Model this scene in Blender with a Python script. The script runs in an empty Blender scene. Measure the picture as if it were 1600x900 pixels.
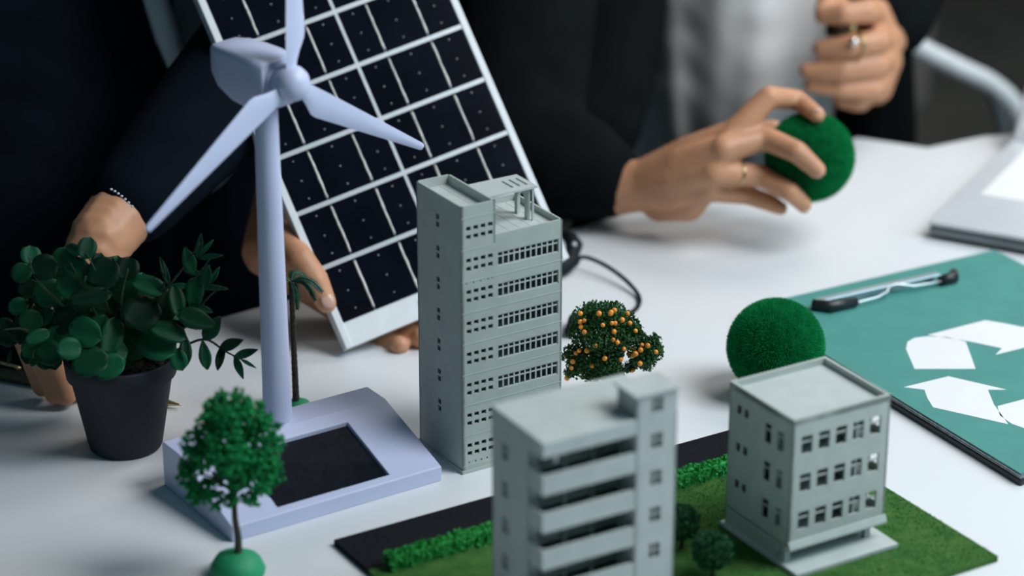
import bpy, bmesh, math, random
from mathutils import Vector, Matrix, Quaternion, noise
random.seed(11)
SC = bpy.context.scene
COL = SC.collection
T = 0.75                                   # height of the table top

# ------------------------------------------------------------------ camera, light, exposure
FPX, PITCH, CAMH = 4026.7, 0.3951, 0.78
cam = bpy.data.cameras.new('camera'); camo = bpy.data.objects.new('camera', cam); COL.objects.link(camo)
camo.location = (0, 0, T + CAMH); camo.rotation_euler = (math.pi/2 - PITCH, 0, 0)
cam.sensor_width = 36; cam.lens = FPX/1600*36; cam.clip_start = 0.05
cam.dof.use_dof = True; cam.dof.focus_distance = 1.77; cam.dof.aperture_fstop = 3.6
SC.camera = camo
w = bpy.data.worlds.new('world'); SC.world = w; w.use_nodes = True
w.node_tree.nodes['Background'].inputs[0].default_value = (0.24, 0.56, 0.74, 1)
w.node_tree.nodes['Background'].inputs[1].default_value = 0.115
def area(name, loc, target, sx, sy, power, col):
    l = bpy.data.lights.new(name, 'AREA'); l.shape = 'RECTANGLE'; l.size = sx; l.size_y = sy; l.energy = power; l.color = col
    o = bpy.data.objects.new(name, l); COL.objects.link(o); o.location = loc
    o.rotation_euler = (Vector(target) - Vector(loc)).to_track_quat('-Z', 'Y').to_euler()
    return o
area('window_light', (1.75, 1.36, T + 1.00), (0.05, 1.7, T), 1.0, 0.8, 11.0, (0.52, 0.82, 1.0))
area('overhead_light', (1.00, 1.38, T + 1.38), (0.32, 2.2, T + .08), 0.8, 0.8, 25, (0.95, 0.975, 1.0))
area('overhead_light', (1.10, 2.80, T + 1.55), (0.50, 2.4, T), 0.9, 0.9, 15, (1.0, 0.95, 0.90))  # added lamp, no source seen: brightens the background, rims hands and ball
SC.view_settings.view_transform = 'Standard'; SC.view_settings.look = 'None'
SC.view_settings.exposure = 0.0; SC.view_settings.gamma = 1.0; SC.view_settings.use_curve_mapping = False

# ------------------------------------------------------------------ geometry of the view, used to measure real positions
_c, _s = math.cos(PITCH), math.sin(PITCH)
def ray(px, py):
    a, b = (px-800)/FPX, (450-py)/FPX
    return Vector((a, _c + b*_s, -_s + b*_c))
def pz(px, py, z=0.0):                      # point at height z above the table
    d = ray(px, py); t = (z-CAMH)/d.z
    return Vector((d.x*t, d.y*t, T + z))
def py_(px, py, y):                         # point at depth y
    d = ray(px, py); t = y/d.y
    return Vector((d.x*t, y, T + CAMH + d.z*t))

# ------------------------------------------------------------------ materials
MATS = {}
def mat(name, col, rough=0.5, metal=0.0, var=0.0, vscale=40.0, bump=0.0, bscale=200.0, spec=0.5, col2=None, trans=0.0, sheen=0.0, objvar=0.0, sss=0.0, coat=0.0):
    if name in MATS: return MATS[name]
    m = bpy.data.materials.new(name); m.use_nodes = True; nt = m.node_tree; N = nt.nodes; L = nt.links
    b = N['Principled BSDF']
    b.inputs['Base Color'].default_value = (*col, 1); b.inputs['Roughness'].default_value = rough
    b.inputs['Metallic'].default_value = metal; b.inputs['Specular IOR Level'].default_value = spec
    if sheen: b.inputs['Sheen Weight'].default_value = sheen
    if coat: b.inputs['Coat Weight'].default_value = coat; b.inputs['Coat Roughness'].default_value = 0.1
    if sss:
        b.inputs['Subsurface Weight'].default_value = sss; b.inputs['Subsurface Radius'].default_value = (0.006, 0.002, 0.001); b.inputs['Subsurface Scale'].default_value = 1.0
    tc = N.new('ShaderNodeTexCoord')
    src = None
    if var or col2:
        n = N.new('ShaderNodeTexNoise'); n.inputs['Scale'].default_value = vscale; n.inputs['Detail'].default_value = 4
        L.new(tc.outputs['Object'], n.inputs['Vector'])
        r = N.new('ShaderNodeValToRGB')
        c2 = col2 or tuple(min(1, x*(1+var)) for x in col)
        c1 = col if col2 else tuple(x*(1-var) for x in col)
        r.color_ramp.elements[0].position = 0.35; r.color_ramp.elements[1].position = 0.65
        r.color_ramp.elements[0].color = (*c1, 1); r.color_ramp.elements[1].color = (*c2, 1)
        L.new(n.outputs['Fac'], r.inputs['Fac']); src = r.outputs['Color']
    if objvar:
        oi = N.new('ShaderNodeObjectInfo'); hs = N.new('ShaderNodeHueSaturation'); mp = N.new('ShaderNodeMapRange')
        mp.inputs['To Min'].default_value = 1-objvar; mp.inputs['To Max'].default_value = 1+objvar
        L.new(oi.outputs['Random'], mp.inputs['Value']); L.new(mp.outputs['Result'], hs.inputs['Value'])
        hs.inputs['Color'].default_value = (*col, 1)
        if src: L.new(src, hs.inputs['Color'])
        src = hs.outputs['Color']
    if src: L.new(src, b.inputs['Base Color'])
    if bump:
        n2 = N.new('ShaderNodeTexNoise'); n2.inputs['Scale'].default_value = bscale; n2.inputs['Detail'].default_value = 3
        L.new(tc.outputs['Object'], n2.inputs['Vector'])
        bp = N.new('ShaderNodeBump'); bp.inputs['Strength'].default_value = bump; bp.inputs['Distance'].default_value = 0.002
        L.new(n2.outputs['Fac'], bp.inputs['Height']); L.new(bp.outputs['Normal'], b.inputs['Normal'])
    if trans:
        t = N.new('ShaderNodeBsdfTranslucent'); t.inputs['Color'].default_value = (*[min(1, x*1.3) for x in col], 1)
        if src: L.new(src, t.inputs['Color'])
        mx = N.new('ShaderNodeMixShader'); mx.inputs['Fac'].default_value = trans
        L.new(b.outputs[0], mx.inputs[1]); L.new(t.outputs[0], mx.inputs[2]); L.new(mx.outputs[0], N['Material Output'].inputs['Surface'])
    MATS[name] = m
    return m
M_TABLE = mat('white_laminate', (0.74, 0.76, 0.78), 0.38, var=0.02, vscale=3, bump=0.02, bscale=900)
M_PLAST = mat('grey_plastic', (0.42, 0.475, 0.44), 0.55, var=0.05, vscale=60, bump=0.05, bscale=700)
M_PLAST2 = mat('pale_grey_plastic', (0.48, 0.53, 0.51), 0.6, var=0.05, vscale=60, bump=0.05, bscale=700)
M_TURB = mat('lavender_plastic', (0.56, 0.60, 0.80), 0.42, var=0.02, vscale=30)
M_CELL = mat('solar_cell', (0.003, 0.004, 0.009), 0.12, var=0.3, vscale=25, spec=0.25)
M_DARKF = mat('dark_film', (0.006, 0.007, 0.012), 0.35, var=0.3, vscale=90, bump=0.08, bscale=300, spec=0.2)
M_ALU = mat('white_aluminium', (0.80, 0.83, 0.85), 0.35, metal=0.0, var=0.03, vscale=50)
M_BAR = mat('silver_ribbon', (0.50, 0.54, 0.56), 0.38, metal=0.3, bump=0.1, bscale=600)
M_SOLDER = mat('solder', (0.78, 0.77, 0.73), 0.3, metal=0.4, bump=0.6, bscale=900)
M_CHROME = mat('chrome', (0.80, 0.79, 0.77), 0.16, metal=1.0, var=0.04)
M_STEEL = mat('brushed_steel', (0.62, 0.70, 0.73), 0.35, metal=0.6, var=0.04)
M_BLACK = mat('black_plastic', (0.012, 0.014, 0.017), 0.4, var=0.2)
M_CABLE = mat('black_rubber', (0.006, 0.010, 0.012), 0.6, spec=0.2, var=0.2)
M_ROAD = mat('black_felt', (0.007, 0.008, 0.012), 0.95, var=0.5, vscale=900, bump=0.5, bscale=2500, spec=0.2)
M_LAWN = mat('lawn_felt', (0.045, 0.155, 0.035), 0.95, col2=(0.085, 0.20, 0.05), vscale=130, bump=0.7, bscale=2200, spec=0.1)
M_HEDGE = mat('hedge_foam', (0.015, 0.30, 0.055), 0.8, col2=(0.06, 0.50, 0.11), vscale=300, trans=0.25)
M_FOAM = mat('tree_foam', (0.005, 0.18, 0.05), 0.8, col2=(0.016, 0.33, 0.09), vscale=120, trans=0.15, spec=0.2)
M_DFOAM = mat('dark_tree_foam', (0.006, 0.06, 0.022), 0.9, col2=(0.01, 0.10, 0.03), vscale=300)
M_DOME = mat('green_base', (0.012, 0.30, 0.13), 0.6, var=0.12, vscale=60, bump=0.15, bscale=300)
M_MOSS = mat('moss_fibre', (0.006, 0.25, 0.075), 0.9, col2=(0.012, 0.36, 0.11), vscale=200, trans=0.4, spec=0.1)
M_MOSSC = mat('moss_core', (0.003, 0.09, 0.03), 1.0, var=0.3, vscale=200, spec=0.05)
M_OLEAF = mat('orange_tree_leaf', (0.012, 0.075, 0.018), 0.7, col2=(0.03, 0.13, 0.03), vscale=300, trans=0.15)
M_ORANGE = mat('orange_bead', (0.85, 0.30, 0.03), 0.4, objvar=0.35)
M_BARK = mat('bark', (0.055, 0.05, 0.035), 0.9, var=0.4, vscale=150, bump=0.6, bscale=500)
M_PALMB = mat('palm_bark', (0.045, 0.04, 0.03), 0.85, var=0.5, vscale=500, bump=0.7, bscale=800)
M_PALML = mat('palm_leaf', (0.01, 0.07, 0.04), 0.6, var=0.4, vscale=200)
M_POT = mat('navy_pot', (0.006, 0.010, 0.018), 0.7, var=0.15, vscale=40, bump=0.05, bscale=400)
M_SOIL = mat('soil', (0.02, 0.018, 0.016), 0.95, var=0.6, vscale=300, bump=0.8, bscale=600)
M_LEAF = mat('glossy_leaf', (0.004, 0.060, 0.026), 0.5, spec=0.25, col2=(0.007, 0.090, 0.040), vscale=50, trans=0.12, objvar=0.7)
M_STEM = mat('leaf_stem', (0.02, 0.05, 0.025), 0.7, var=0.3)
M_GOLD = mat('brass', (0.55, 0.42, 0.22), 0.3, metal=0.9, var=0.1)
M_BRONZE = mat('dark_bronze', (0.10, 0.09, 0.06), 0.35, metal=0.8, var=0.1)
M_SKIN = mat('skin', (0.57, 0.28, 0.155), 0.5, var=0.10, vscale=35, sss=0.15, bump=0.05, bscale=150)
M_NAIL = mat('nail', (0.62, 0.38, 0.30), 0.3)
M_NAVY = mat('navy_suit_cloth', (0.004, 0.007, 0.012), 0.95, var=0.15, vscale=30, bump=0.1, bscale=900, spec=0.05)
M_BLKSUIT = mat('black_suit_cloth', (0.005, 0.0065, 0.0075), 0.95, var=0.15, vscale=30, bump=0.1, bscale=900, spec=0.05)
M_SHIRT = mat('white_shirt_cloth', (0.90, 0.88, 0.86), 0.85, var=0.03, vscale=25, bump=0.2, bscale=30)
M_GSHIRT = mat('grey_shirt_cloth', (0.20, 0.23, 0.25), 0.85, var=0.08, vscale=20, bump=0.2, bscale=30)
M_LITFOLD_STITCH = mat('lit_fold_stitch_cloth', (0.75, 0.82, 0.86), 0.7, var=0.05, vscale=60)  # light on the grey shirt's fold put into the colour; also the cuff stitches
M_HAIR = mat('black_hair', (0.01, 0.008, 0.007), 0.5, bump=0.4, bscale=200)
M_EYE = mat('eye_white', (0.8, 0.8, 0.8), 0.2)
M_IRIS = mat('iris', (0.03, 0.015, 0.01), 0.15)
M_TEAL = mat('teal_print', (0.060, 0.265, 0.235), 0.6, var=0.05, vscale=40)
M_WHITEP = mat('white_print', (0.78, 0.78, 0.80), 0.6, var=0.01)
M_PAPER = mat('paper_edges', (0.35, 0.38, 0.41), 0.8, var=0.25, vscale=300)
M_LAPTOP = mat('silver_laptop', (0.66, 0.68, 0.71), 0.35, metal=0.2, var=0.02)
M_LAPKEY = mat('pale_keyboard', (0.80, 0.80, 0.80), 0.6, var=0.02)
M_LAPEDGE = mat('grey_laptop_edge', (0.16, 0.19, 0.20), 0.35, metal=0.5, var=0.05)
M_FLOOR = mat('dark_carpet', (0.12, 0.11, 0.095), 0.95, var=0.2, vscale=8, bump=0.4, bscale=300)
M_WALL = mat('dark_wall', (0.085, 0.075, 0.063), 0.9, var=0.1, vscale=2)
M_CHAIR = mat('charcoal_fabric', (0.11, 0.10, 0.09), 0.95, var=0.15, vscale=40, bump=0.3, bscale=500)

# ------------------------------------------------------------------ helpers
def smooth(bm, on=True):
    for f in bm.faces: f.smooth = on
def obj(name, bm, m, parent=None, sm=False, loc=None, rotz=None, bev=0.0):
    me = bpy.data.meshes.new(name)
    if isinstance(bm, bpy.types.Mesh): me = bm
    else:
        bmesh.ops.recalc_face_normals(bm, faces=bm.faces)
        if sm: smooth(bm)
        bm.to_mesh(me); bm.free()
    o = bpy.data.objects.new(name, me); COL.objects.link(o)
    for x in (m if isinstance(m, (list, tuple)) else [m]): me.materials.append(x)
    if parent: o.parent = parent
    if loc: o.location = loc
    if rotz is not None: o.rotation_euler = (0, 0, rotz)
    if bev:
        b = o.modifiers.new('bevel', 'BEVEL'); b.width = bev; b.segments = 2; b.limit_method = 'ANGLE'; b.angle_limit = 0.6
    return o
def copy_obj(src, parent, loc=None, rot=None, scale=None):
    o = src.copy(); COL.objects.link(o); o.parent = parent
    if loc is not None: o.location = loc
    if rot is not None: o.rotation_mode = 'QUATERNION'; o.rotation_quaternion = rot
    if scale is not None: o.scale = scale
    return o
def thing(name, label, cat, loc=(0, 0, 0), rotz=0, group=None):
    o = bpy.data.objects.new(name, None); COL.objects.link(o); o.location = loc; o.rotation_euler = (0, 0, rotz)
    o.empty_display_size = 0.02
    return tag(o, label, cat, group)
def tag(o, label, cat, group=None):
    o['label'] = label; o['category'] = cat
    if group: o['group'] = group
    return o
def struct(o): o['kind'] = 'structure'; return o
def stuff(o): o['kind'] = 'stuff'; return o
def NB(): return bmesh.new()
def box(bm, x0, x1, y0, y1, z0, z1, M=None):
    v = [bm.verts.new((x, y, z)) for z in (z0, z1) for (x, y) in ((x0, y0), (x1, y0), (x1, y1), (x0, y1))]
    for f in ((3, 2, 1, 0), (4, 5, 6, 7), (0, 1, 5, 4), (1, 2, 6, 5), (2, 3, 7, 6), (3, 0, 4, 7)): bm.faces.new([v[i] for i in f])
    if M is not None:
        for a in v: a.co = M @ a.co
    return bm
def prism(bm, poly, z0, z1, M=None):
    n = len(poly)
    a = [bm.verts.new((x, y, z0)) for x, y in poly]; b = [bm.verts.new((x, y, z1)) for x, y in poly]
    bm.faces.new(a[::-1]); bm.faces.new(b)
    for i in range(n): bm.faces.new((a[i], a[(i+1) % n], b[(i+1) % n], b[i]))
    if M is not None:
        for v in a+b: v.co = M @ v.co
    return bm
def loft(bm, rings, cap=True):
    V = [[bm.verts.new(p) for p in r] for r in rings]
    n = len(V[0])
    for i in range(len(V)-1):
        for j in range(n): bm.faces.new((V[i][j], V[i][(j+1) % n], V[i+1][(j+1) % n], V[i+1][j]))
    if cap: bm.faces.new(V[0][::-1]); bm.faces.new(V[-1])
    return bm
def tube(bm, pts, rad, seg=8):
    pts = [Vector(p) for p in pts]; n = len(pts)
    if not isinstance(rad, (list, tuple)): rad = [rad]*n
    rings = []; prev = None
    for i, p in enumerate(pts):
        d = (pts[min(i+1, n-1)]-pts[max(i-1, 0)]).normalized()
        if prev is None: a = d.orthogonal().normalized()
        else: a = (prev - d*prev.dot(d)).normalized()
        prev = a; b = d.cross(a)
        rings.append([p + (a*math.cos(2*math.pi*k/seg) + b*math.sin(2*math.pi*k/seg))*rad[i] for k in range(seg)])
    return loft(bm, rings)
def lathe(bm, prof, seg=40, cx=0, cy=0, a0=0.0):
    rings = [[(cx + r*math.cos(a0+2*math.pi*k/seg), cy + r*math.sin(a0+2*math.pi*k/seg), z) for k in range(seg)] for r, z in prof]
    return loft(bm, rings)
def ball(bm, c, r, sub=2):
    res = bmesh.ops.create_icosphere(bm, subdivisions=sub, radius=1.0)
    rr = r if isinstance(r, (tuple, list)) else (r, r, r)
    for v in res['verts']: v.co = Vector((v.co.x*rr[0]+c[0], v.co.y*rr[1]+c[1], v.co.z*rr[2]+c[2]))
    return res['verts']
def spline(pts, n=8):
    pts = [Vector(p) for p in pts]; out = []
    P = [pts[0]*2-pts[1]] + pts + [pts[-1]*2-pts[-2]]
    for i in range(1, len(P)-2):
        for k in range(n):
            t = k/n; a, b, c, d = P[i-1], P[i], P[i+1], P[i+2]
            out.append(0.5*((2*b) + (c-a)*t + (2*a-5*b+4*c-d)*t*t + (3*b-a-3*c+d)*t**3))
    out.append(pts[-1]); return out
def facade(bm, W, Hh, th, holes, f):
    """wall of width W, height Hh, thickness th with rectangular openings; f(u, w, t) places a point"""
    us = sorted({0, W, *[round(h[0], 6) for h in holes], *[round(h[1], 6) for h in holes]})
    ws = sorted({0, Hh, *[round(h[2], 6) for h in holes], *[round(h[3], 6) for h in holes]})
    nu, nw = len(us)-1, len(ws)-1
    def solid(i, j):
        if i < 0 or j < 0 or i >= nu or j >= nw: return False
        cu, cw = (us[i]+us[i+1])/2, (ws[j]+ws[j+1])/2
        return not any(h[0] < cu < h[1] and h[2] < cw < h[3] for h in holes)
    C = {}
    def V(i, j, t):
        k = (i, j, t)
        if k not in C: C[k] = bm.verts.new(f(us[i], ws[j], th*t))
        return C[k]
    for i in range(nu):
        for j in range(nw):
            if not solid(i, j): continue
            bm.faces.new((V(i, j, 0), V(i+1, j, 0), V(i+1, j+1, 0), V(i, j+1, 0)))
            bm.faces.new((V(i, j, 1), V(i, j+1, 1), V(i+1, j+1, 1), V(i+1, j, 1)))
            if not solid(i-1, j): bm.faces.new((V(i, j, 0), V(i, j+1, 0), V(i, j+1, 1), V(i, j, 1)))
            if not solid(i+1, j): bm.faces.new((V(i+1, j, 0), V(i+1, j, 1), V(i+1, j+1, 1), V(i+1, j+1, 0)))
            if not solid(i, j-1): bm.faces.new((V(i, j, 0), V(i, j, 1), V(i+1, j, 1), V(i+1, j, 0)))
            if not solid(i, j+1): bm.faces.new((V(i, j+1, 0), V(i+1, j+1, 0), V(i+1, j+1, 1), V(i, j+1, 1)))
    return bm
def blob(chains, voxel, iters=6, fac=0.5):
    """one continuous skin grown over chains of (point, radius)"""
    bm = NB()
    for ch in chains:
        ch = [(Vector(p), r) for p, r in ch]
        if any(isinstance(r, tuple) for _, r in ch): ch = [(p, r if isinstance(r, tuple) else (r, r, r)) for p, r in ch]
        for i in range(len(ch)):
            p, r = ch[i]; ball(bm, p, r, 2)
            if i+1 < len(ch):
                q, r2 = ch[i+1]
                ra = r if not isinstance(r, tuple) else min(r); rb = r2 if not isinstance(r2, tuple) else min(r2)
                n = max(1, min(40, int((q-p).length/(0.35*min(ra, rb)))))
                for k in range(1, n):
                    t = k/n
                    rr = tuple(a+(b-a)*t for a, b in zip(r, r2)) if isinstance(r, tuple) else r+(r2-r)*t
                    ball(bm, p.lerp(q, t), rr, 2)
    me = bpy.data.meshes.new('tmp'); bm.to_mesh(me); bm.free()
    o = bpy.data.objects.new('tmp', me); COL.objects.link(o)
    m = o.modifiers.new('r', 'REMESH'); m.mode = 'VOXEL'; m.voxel_size = voxel
    s = o.modifiers.new('s', 'SMOOTH'); s.iterations = iters; s.factor = fac
    dg = bpy.context.evaluated_depsgraph_get(); dg.update()
    out = bpy.data.meshes.new_from_object(o.evaluated_get(dg))
    bpy.data.objects.remove(o); bpy.data.meshes.remove(me)
    for p in out.polygons: p.use_smooth = True
    return out
def join_meshes(ms):
    bm = NB()
    for m in ms: bm.from_mesh(m)
    return bm

# ------------------------------------------------------------------ the setting
b = NB(); box(b, -7, 7, -1.5, 5.2, -0.05, 0); struct(obj('floor', b, M_FLOOR))
b = NB(); box(b, -7, 7, 5.2, 5.3, 0, 3.2); struct(obj('wall_back', b, M_WALL))

# table
far = [(-1.1, 1.13), (-0.34, 1.722), (-0.2, 1.828), (0.053, 1.998), (0.316, 2.2276)]
cB = pz(1449, 231); cC = pz(1537, 213)
poly = [(-1.1, 0.75), (1.5, 0.75), (1.5, 2.42), (cC.x, cC.y), (cB.x, cB.y)] + far[::-1]
tb = thing('table', 'long white laminate table carrying the building models and plants', 'table', (0, 0, 0))
b = NB(); prism(b, poly, T-0.03, T); obj('tabletop', b, M_TABLE, tb)
for x, y in ((-1.0, 0.85), (1.4, 0.85), (1.4, 2.3), (0.2, 1.95)):
    b = NB(); lathe(b, [(0.025, 0), (0.025, T-0.03)], 16, x, y); obj('leg', b, M_STEEL, tb, True)

# ------------------------------------------------------------------ model buildings
def tall_building():
    yaw = 0.5569; W, D = 0.0776, 0.0582; HT, HR = 0.191, 0.1672; tw = 0.0255; th = 0.0014
    r = thing('building_model', 'tall narrow grey tower model with long window strips, standing behind the turbine base', 'building model', (-0.0325, 1.5465, T), yaw)
    fl = [0.0052 + 0.0222*k for k in range(9)]
    cols = [0.0034 + 0.0055*k for k in range(4)]
    hol = []
    for k in range(8):
        for fz in (0.40, 0.66):
            for c in cols: hol.append((c, c+0.0036, fl[k]+0.0222*fz-0.00145, fl[k]+0.0222*fz+0.00145))
    for c in (0.0040, 0.0090, 0.0135, 0.0180): hol.append((c, c+0.0012, 0.0068, 0.0080))
    for c in cols + [0.0230]: hol.append((c-0.0006, c+0.0004, fl[6]-0.0018, fl[6]-0.0009))
    b = NB(); facade(b, tw, HT, th, hol, lambda u, w_, t: (u, t, w_)); obj('facade', b, M_PLAST, r)
    # main front with the long strip openings
    s0, n, pitch = 0.0274-tw, 11, 0.0043
    hol = []
    for k in range(1, 7):
        hol.append((s0, s0+n*pitch, fl[k]+0.0222*0.27, fl[k]+0.0222*0.71))
    b = NB(); facade(b, W-tw, HR, th, hol, lambda u, w_, t: (u+tw, t, w_)); obj('facade', b, M_PLAST, r)
    for k in range(1, 7):
        hh = []
        H0, H1 = 0.0222*0.27, 0.0222*0.71
        for i in range(n):
            u0 = 0.0005 + i*pitch; u1 = u0 + pitch-0.0010
            hh.append((u0, u1, 0.0006, H1-H0-0.0036)); hh.append((u0, u1, H1-H0-0.0028, H1-H0-0.0006))
        b = NB(); facade(b, n*pitch, H1-H0, 0.0007, hh, lambda u, w_, t, k=k: (u+tw+s0, t+0.0005, w_+fl[k]+H0)); obj('window_frame', b, M_PLAST2, r)
    # side facades
    hol = []
    for k in range(1, 8):
        for fz in (0.40, 0.64): hol.append((0.0288, 0.0328, fl[k]+0.0222*fz-0.0018, fl[k]+0.0222*fz+0.0018))
    b = NB(); facade(b, D, HT, th, hol, lambda u, w_, t: (t, u, w_)); obj('facade', b, M_PLAST, r)
    b = NB(); facade(b, D, HR, th, [], lambda u, w_, t: (W-t, u, w_)); obj('facade', b, M_PLAST, r)
    b = NB(); facade(b, W, HR, th, [(0.066, 0.074, fl[k]+0.009, fl[k]+0.012) for k in range(1, 7)], lambda u, w_, t: (u, D-t, w_)); obj('facade', b, M_PLAST, r)
    b = NB(); facade(b, D, HT-HR+0.006, th, [], lambda u, w_, t: (tw-t, u, HR-0.006+w_))
    obj('facade', b, M_PLAST, r)
    b = NB(); box(b, 0, tw, D-th, D, HR, HT); obj('facade', b, M_PLAST, r)
    # dark inner floors
    for k in range(1, 7):
        b = NB(); box(b, th, W-th, th+0.001, D-th, fl[k]-0.0006, fl[k]+0.0002); obj('floor_slab', b, M_PLAST, r)
    b = NB(); box(b, tw-0.0005, tw+0.0005, 0.004, D-th, 0, HR-0.007); obj('partition', b, M_PLAST, r)
    # ledges between the storeys
    for k in range(9):
        b = NB()
        if k < 8: box(b, -0.0003, W+0.0003 if k < 7 else tw, -0.00025, 0.0002, fl[k]-0.0002, fl[k]+0.0002)
        else: box(b, -0.0003, tw, -0.00025, 0.0002, fl[k]-0.0002, fl[k]+0.0002)
        obj('ledge', b, M_PLAST2, r)
    b = NB(); box(b, -0.0012, W+0.0012, -0.0012, D+0.0012, 0, 0.0022); obj('plinth', b, M_PLAST, r)
    # roofs with grooved boards
    def boards(x0, x1, y0, y1, z, n):
        s = (x1-x0)/n
        for i in range(n):
            b = NB(); box(b, x0+s*i+0.00015, x0+s*(i+1)-0.00015, y0, y1, z-0.001, z); obj('roof_board', b, M_PLAST2, r)
    boards(tw, W-th, th, D-th, HR-0.0042, 6)
    boards(th, tw-th, th, D-th, HT-0.0062, 3)
    b = NB(); box(b, th*0.5, tw-0.0003, th*0.5, D-0.0005, HT-0.008, HT-0.0073); box(b, tw, W-0.0005, th*0.5, D-0.0005, HR-0.006, HR-0.0053); obj('roof', b, M_PLAST, r)
    # canopy with three slots on an arched support
    x0, x1, y0, y1, zc = tw-0.0003, 0.0685, 0.0165, 0.0430, HT-0.0052
    b = NB(); facade(b, x1-x0, y1-y0, 0.0014, [(x1-x0-0.0165+0.0055*i, x1-x0-0.0165+0.0055*i+0.0019, 0.006, 0.0205) for i in range(3)], lambda u, w_, t: (x0+u, y0+w_, zc+t)); obj('canopy', b, M_PLAST2, r)
    zf = HR-0.0042; hh = zc-zf
    b = NB()
    ya, yb = y0+0.004, y0+0.020
    arc = [(ya, 0), (ya+0.0035, 0), (ya+0.0035, hh*0.5)] + [(ya+0.008-0.0045*math.cos(a), hh*0.5+0.0058*math.sin(a)) for a in [math.pi*i/8 for i in range(1, 8)]] + [(yb-0.0035, hh*0.5), (yb-0.0035, 0), (yb, 0), (yb, hh), (ya, hh)]
    prism(b, arc, 0, 0.0022, Matrix(((0, 0, 1, x1-0.0055), (1, 0, 0, 0), (0, 1, 0, zf), (0, 0, 0, 1)))); obj('arched_support', b, M_PLAST2, r)
    b = NB(); box(b, x1-0.0035, x1-0.0023, y0+0.0008, y0+0.002, zf, zc); obj('post', b, M_PLAST2, r)
    return r
tall_building()

def window_cross(r, f, u0, u1, w0, w1, m, bars=((0.5,), (0.55,)), t0=0.0006, th=0.0006, bw=0.0009):
    b = NB()
    for fu in bars[0]:
        c = u0+(u1-u0)*fu; facade(b, bw, w1-w0, th, [], lambda u, w_, t: f(c-bw/2+u, w0+w_, t0+t))
    for fw in bars[1]:
        c = w0+(w1-w0)*fw; facade(b, u1-u0, bw, th, [], lambda u, w_, t: f(u0+u, c-bw/2+w_, t0+t))
    obj('window_bar', b, m, r)

BZ = 0.004
def front_building():
    W, D, Hh = 0.0893, 0.0576, 0.1485-BZ; th = 0.0016
    r = thing('building_model', 'pale grey model block with four dark balconies, nearest on the green board', 'building model', (0.0172, 1.2896, T+BZ), 0.5216)
    bu, bv = W*0.69, 0.0150
    per, fas, voidh = 0.0237, 0.0097, 0.0112
    tops = [Hh-fas-per*k for k in range(6)]            # top of each balcony opening
    # side wall with windows
    win = [(0.0240, 0.0315, Hh-0.0285-per*k, Hh-0.0190-per*k) for k in range(5)]
    fs = lambda u, w_, t: (t, bv+u, w_)
    b = NB(); facade(b, D-bv, Hh-0.001, th, win, fs); obj('facade', b, M_PLAST2, r)
    for h in win: window_cross(r, fs, *h, M_PLAST2)
    # right bay of the front
    win2 = [(0.0105, 0.0178, Hh-0.0215-per*k, Hh-0.0120-per*k) for k in range(6)]
    ff = lambda u, w_, t: (bu+u, t, w_)
    b = NB(); facade(b, W-bu, Hh+0.0135, th, [(0.0105, 0.0178, Hh+0.0015, Hh+0.0105)]+win2, ff); obj('facade', b, M_PLAST2, r)
    for h in [(0.0105, 0.0178, Hh+0.0015, Hh+0.0105)]+win2: window_cross(r, ff, *h, M_PLAST2)
    b = NB(); box(b, W-th, W, 0, D, 0, Hh-.001); obj('facade', b, M_PLAST2, r)
    b = NB(); box(b, 0, W, D-th, D, 0, Hh-.001); obj('facade', b, M_PLAST2, r)
    b = NB(); box(b, bu, bu+th, 0, bv, 0, Hh); obj('facade', b, M_PLAST2, r)
    b = NB(); facade(b, bu, Hh-fas+0.001, th, [(0.006+0.0185*i, 0.0235+0.0185*i, tops[k]-per+0.002, tops[k]-0.0008) for i in range(3) for k in range(5)], lambda u, w_, t: (u, bv+t, w_)); obj('facade', b, M_PLAST, r)
    # balconies: floor slab and the solid parapet round two sides
    for k in range(5):
        top = tops[k]-voidh; bot = top-(per-voidh)
        o = NB(); box(o, 0, bu, 0, th, bot, top); box(o, 0, th, th, bv, bot, top); box(o, th, bu, th, bv, bot, bot+0.0015)
        obj('balcony', o, M_PLAST2, r)
    b = NB(); box(b, 0, bu, 0, bv, 0, tops[4]-per); obj('base_storey', b, M_PLAST2, r)
    b = NB(); box(b, -0.0006, bu, -0.0006, D+0.0006, Hh-fas, Hh); box(b, bu, W+0.0003, th, D+0.0006, Hh-0.004, Hh-0.0004); obj('roof', b, M_PLAST2, r, bev=0.0006)
    # drip of resin under the fascia
    b = NB(); lathe(b, [(0.0012, 0), (0.0013, 0.002), (0.0010, 0.0045)], 8, 0.0085, 0.0008)
    obj('drip', b, M_PLAST2, r, True, loc=(0, 0, Hh-fas-0.004))
    # stair head on the roof
    b = NB(); box(b, bu, bu+th, 0, 0.0205, Hh-0.001, Hh+0.0135); obj('stair_head', b, M_PLAST2, r)
    b = NB(); box(b, bu+th, W, 0.0205-th, 0.0205, Hh-0.001, Hh+0.0135); box(b, W-th, W, th, 0.0205-th, Hh-0.001, Hh+0.0135); obj('stair_head', b, M_PLAST2, r)
    b = NB(); box(b, bu-0.002, W+0.0012, -0.0016, 0.0225, Hh+0.0135, Hh+0.0150); obj('stair_head_roof', b, M_PLAST2, r, bev=0.0003)
    for k in range(5):
        b = NB(); box(b, th, W-th, bv+th, D-th, tops[k]-voidh-0.004, tops[k]-voidh-0.003); obj('floor_slab', b, M_PLAST, r)
front_building()

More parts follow.
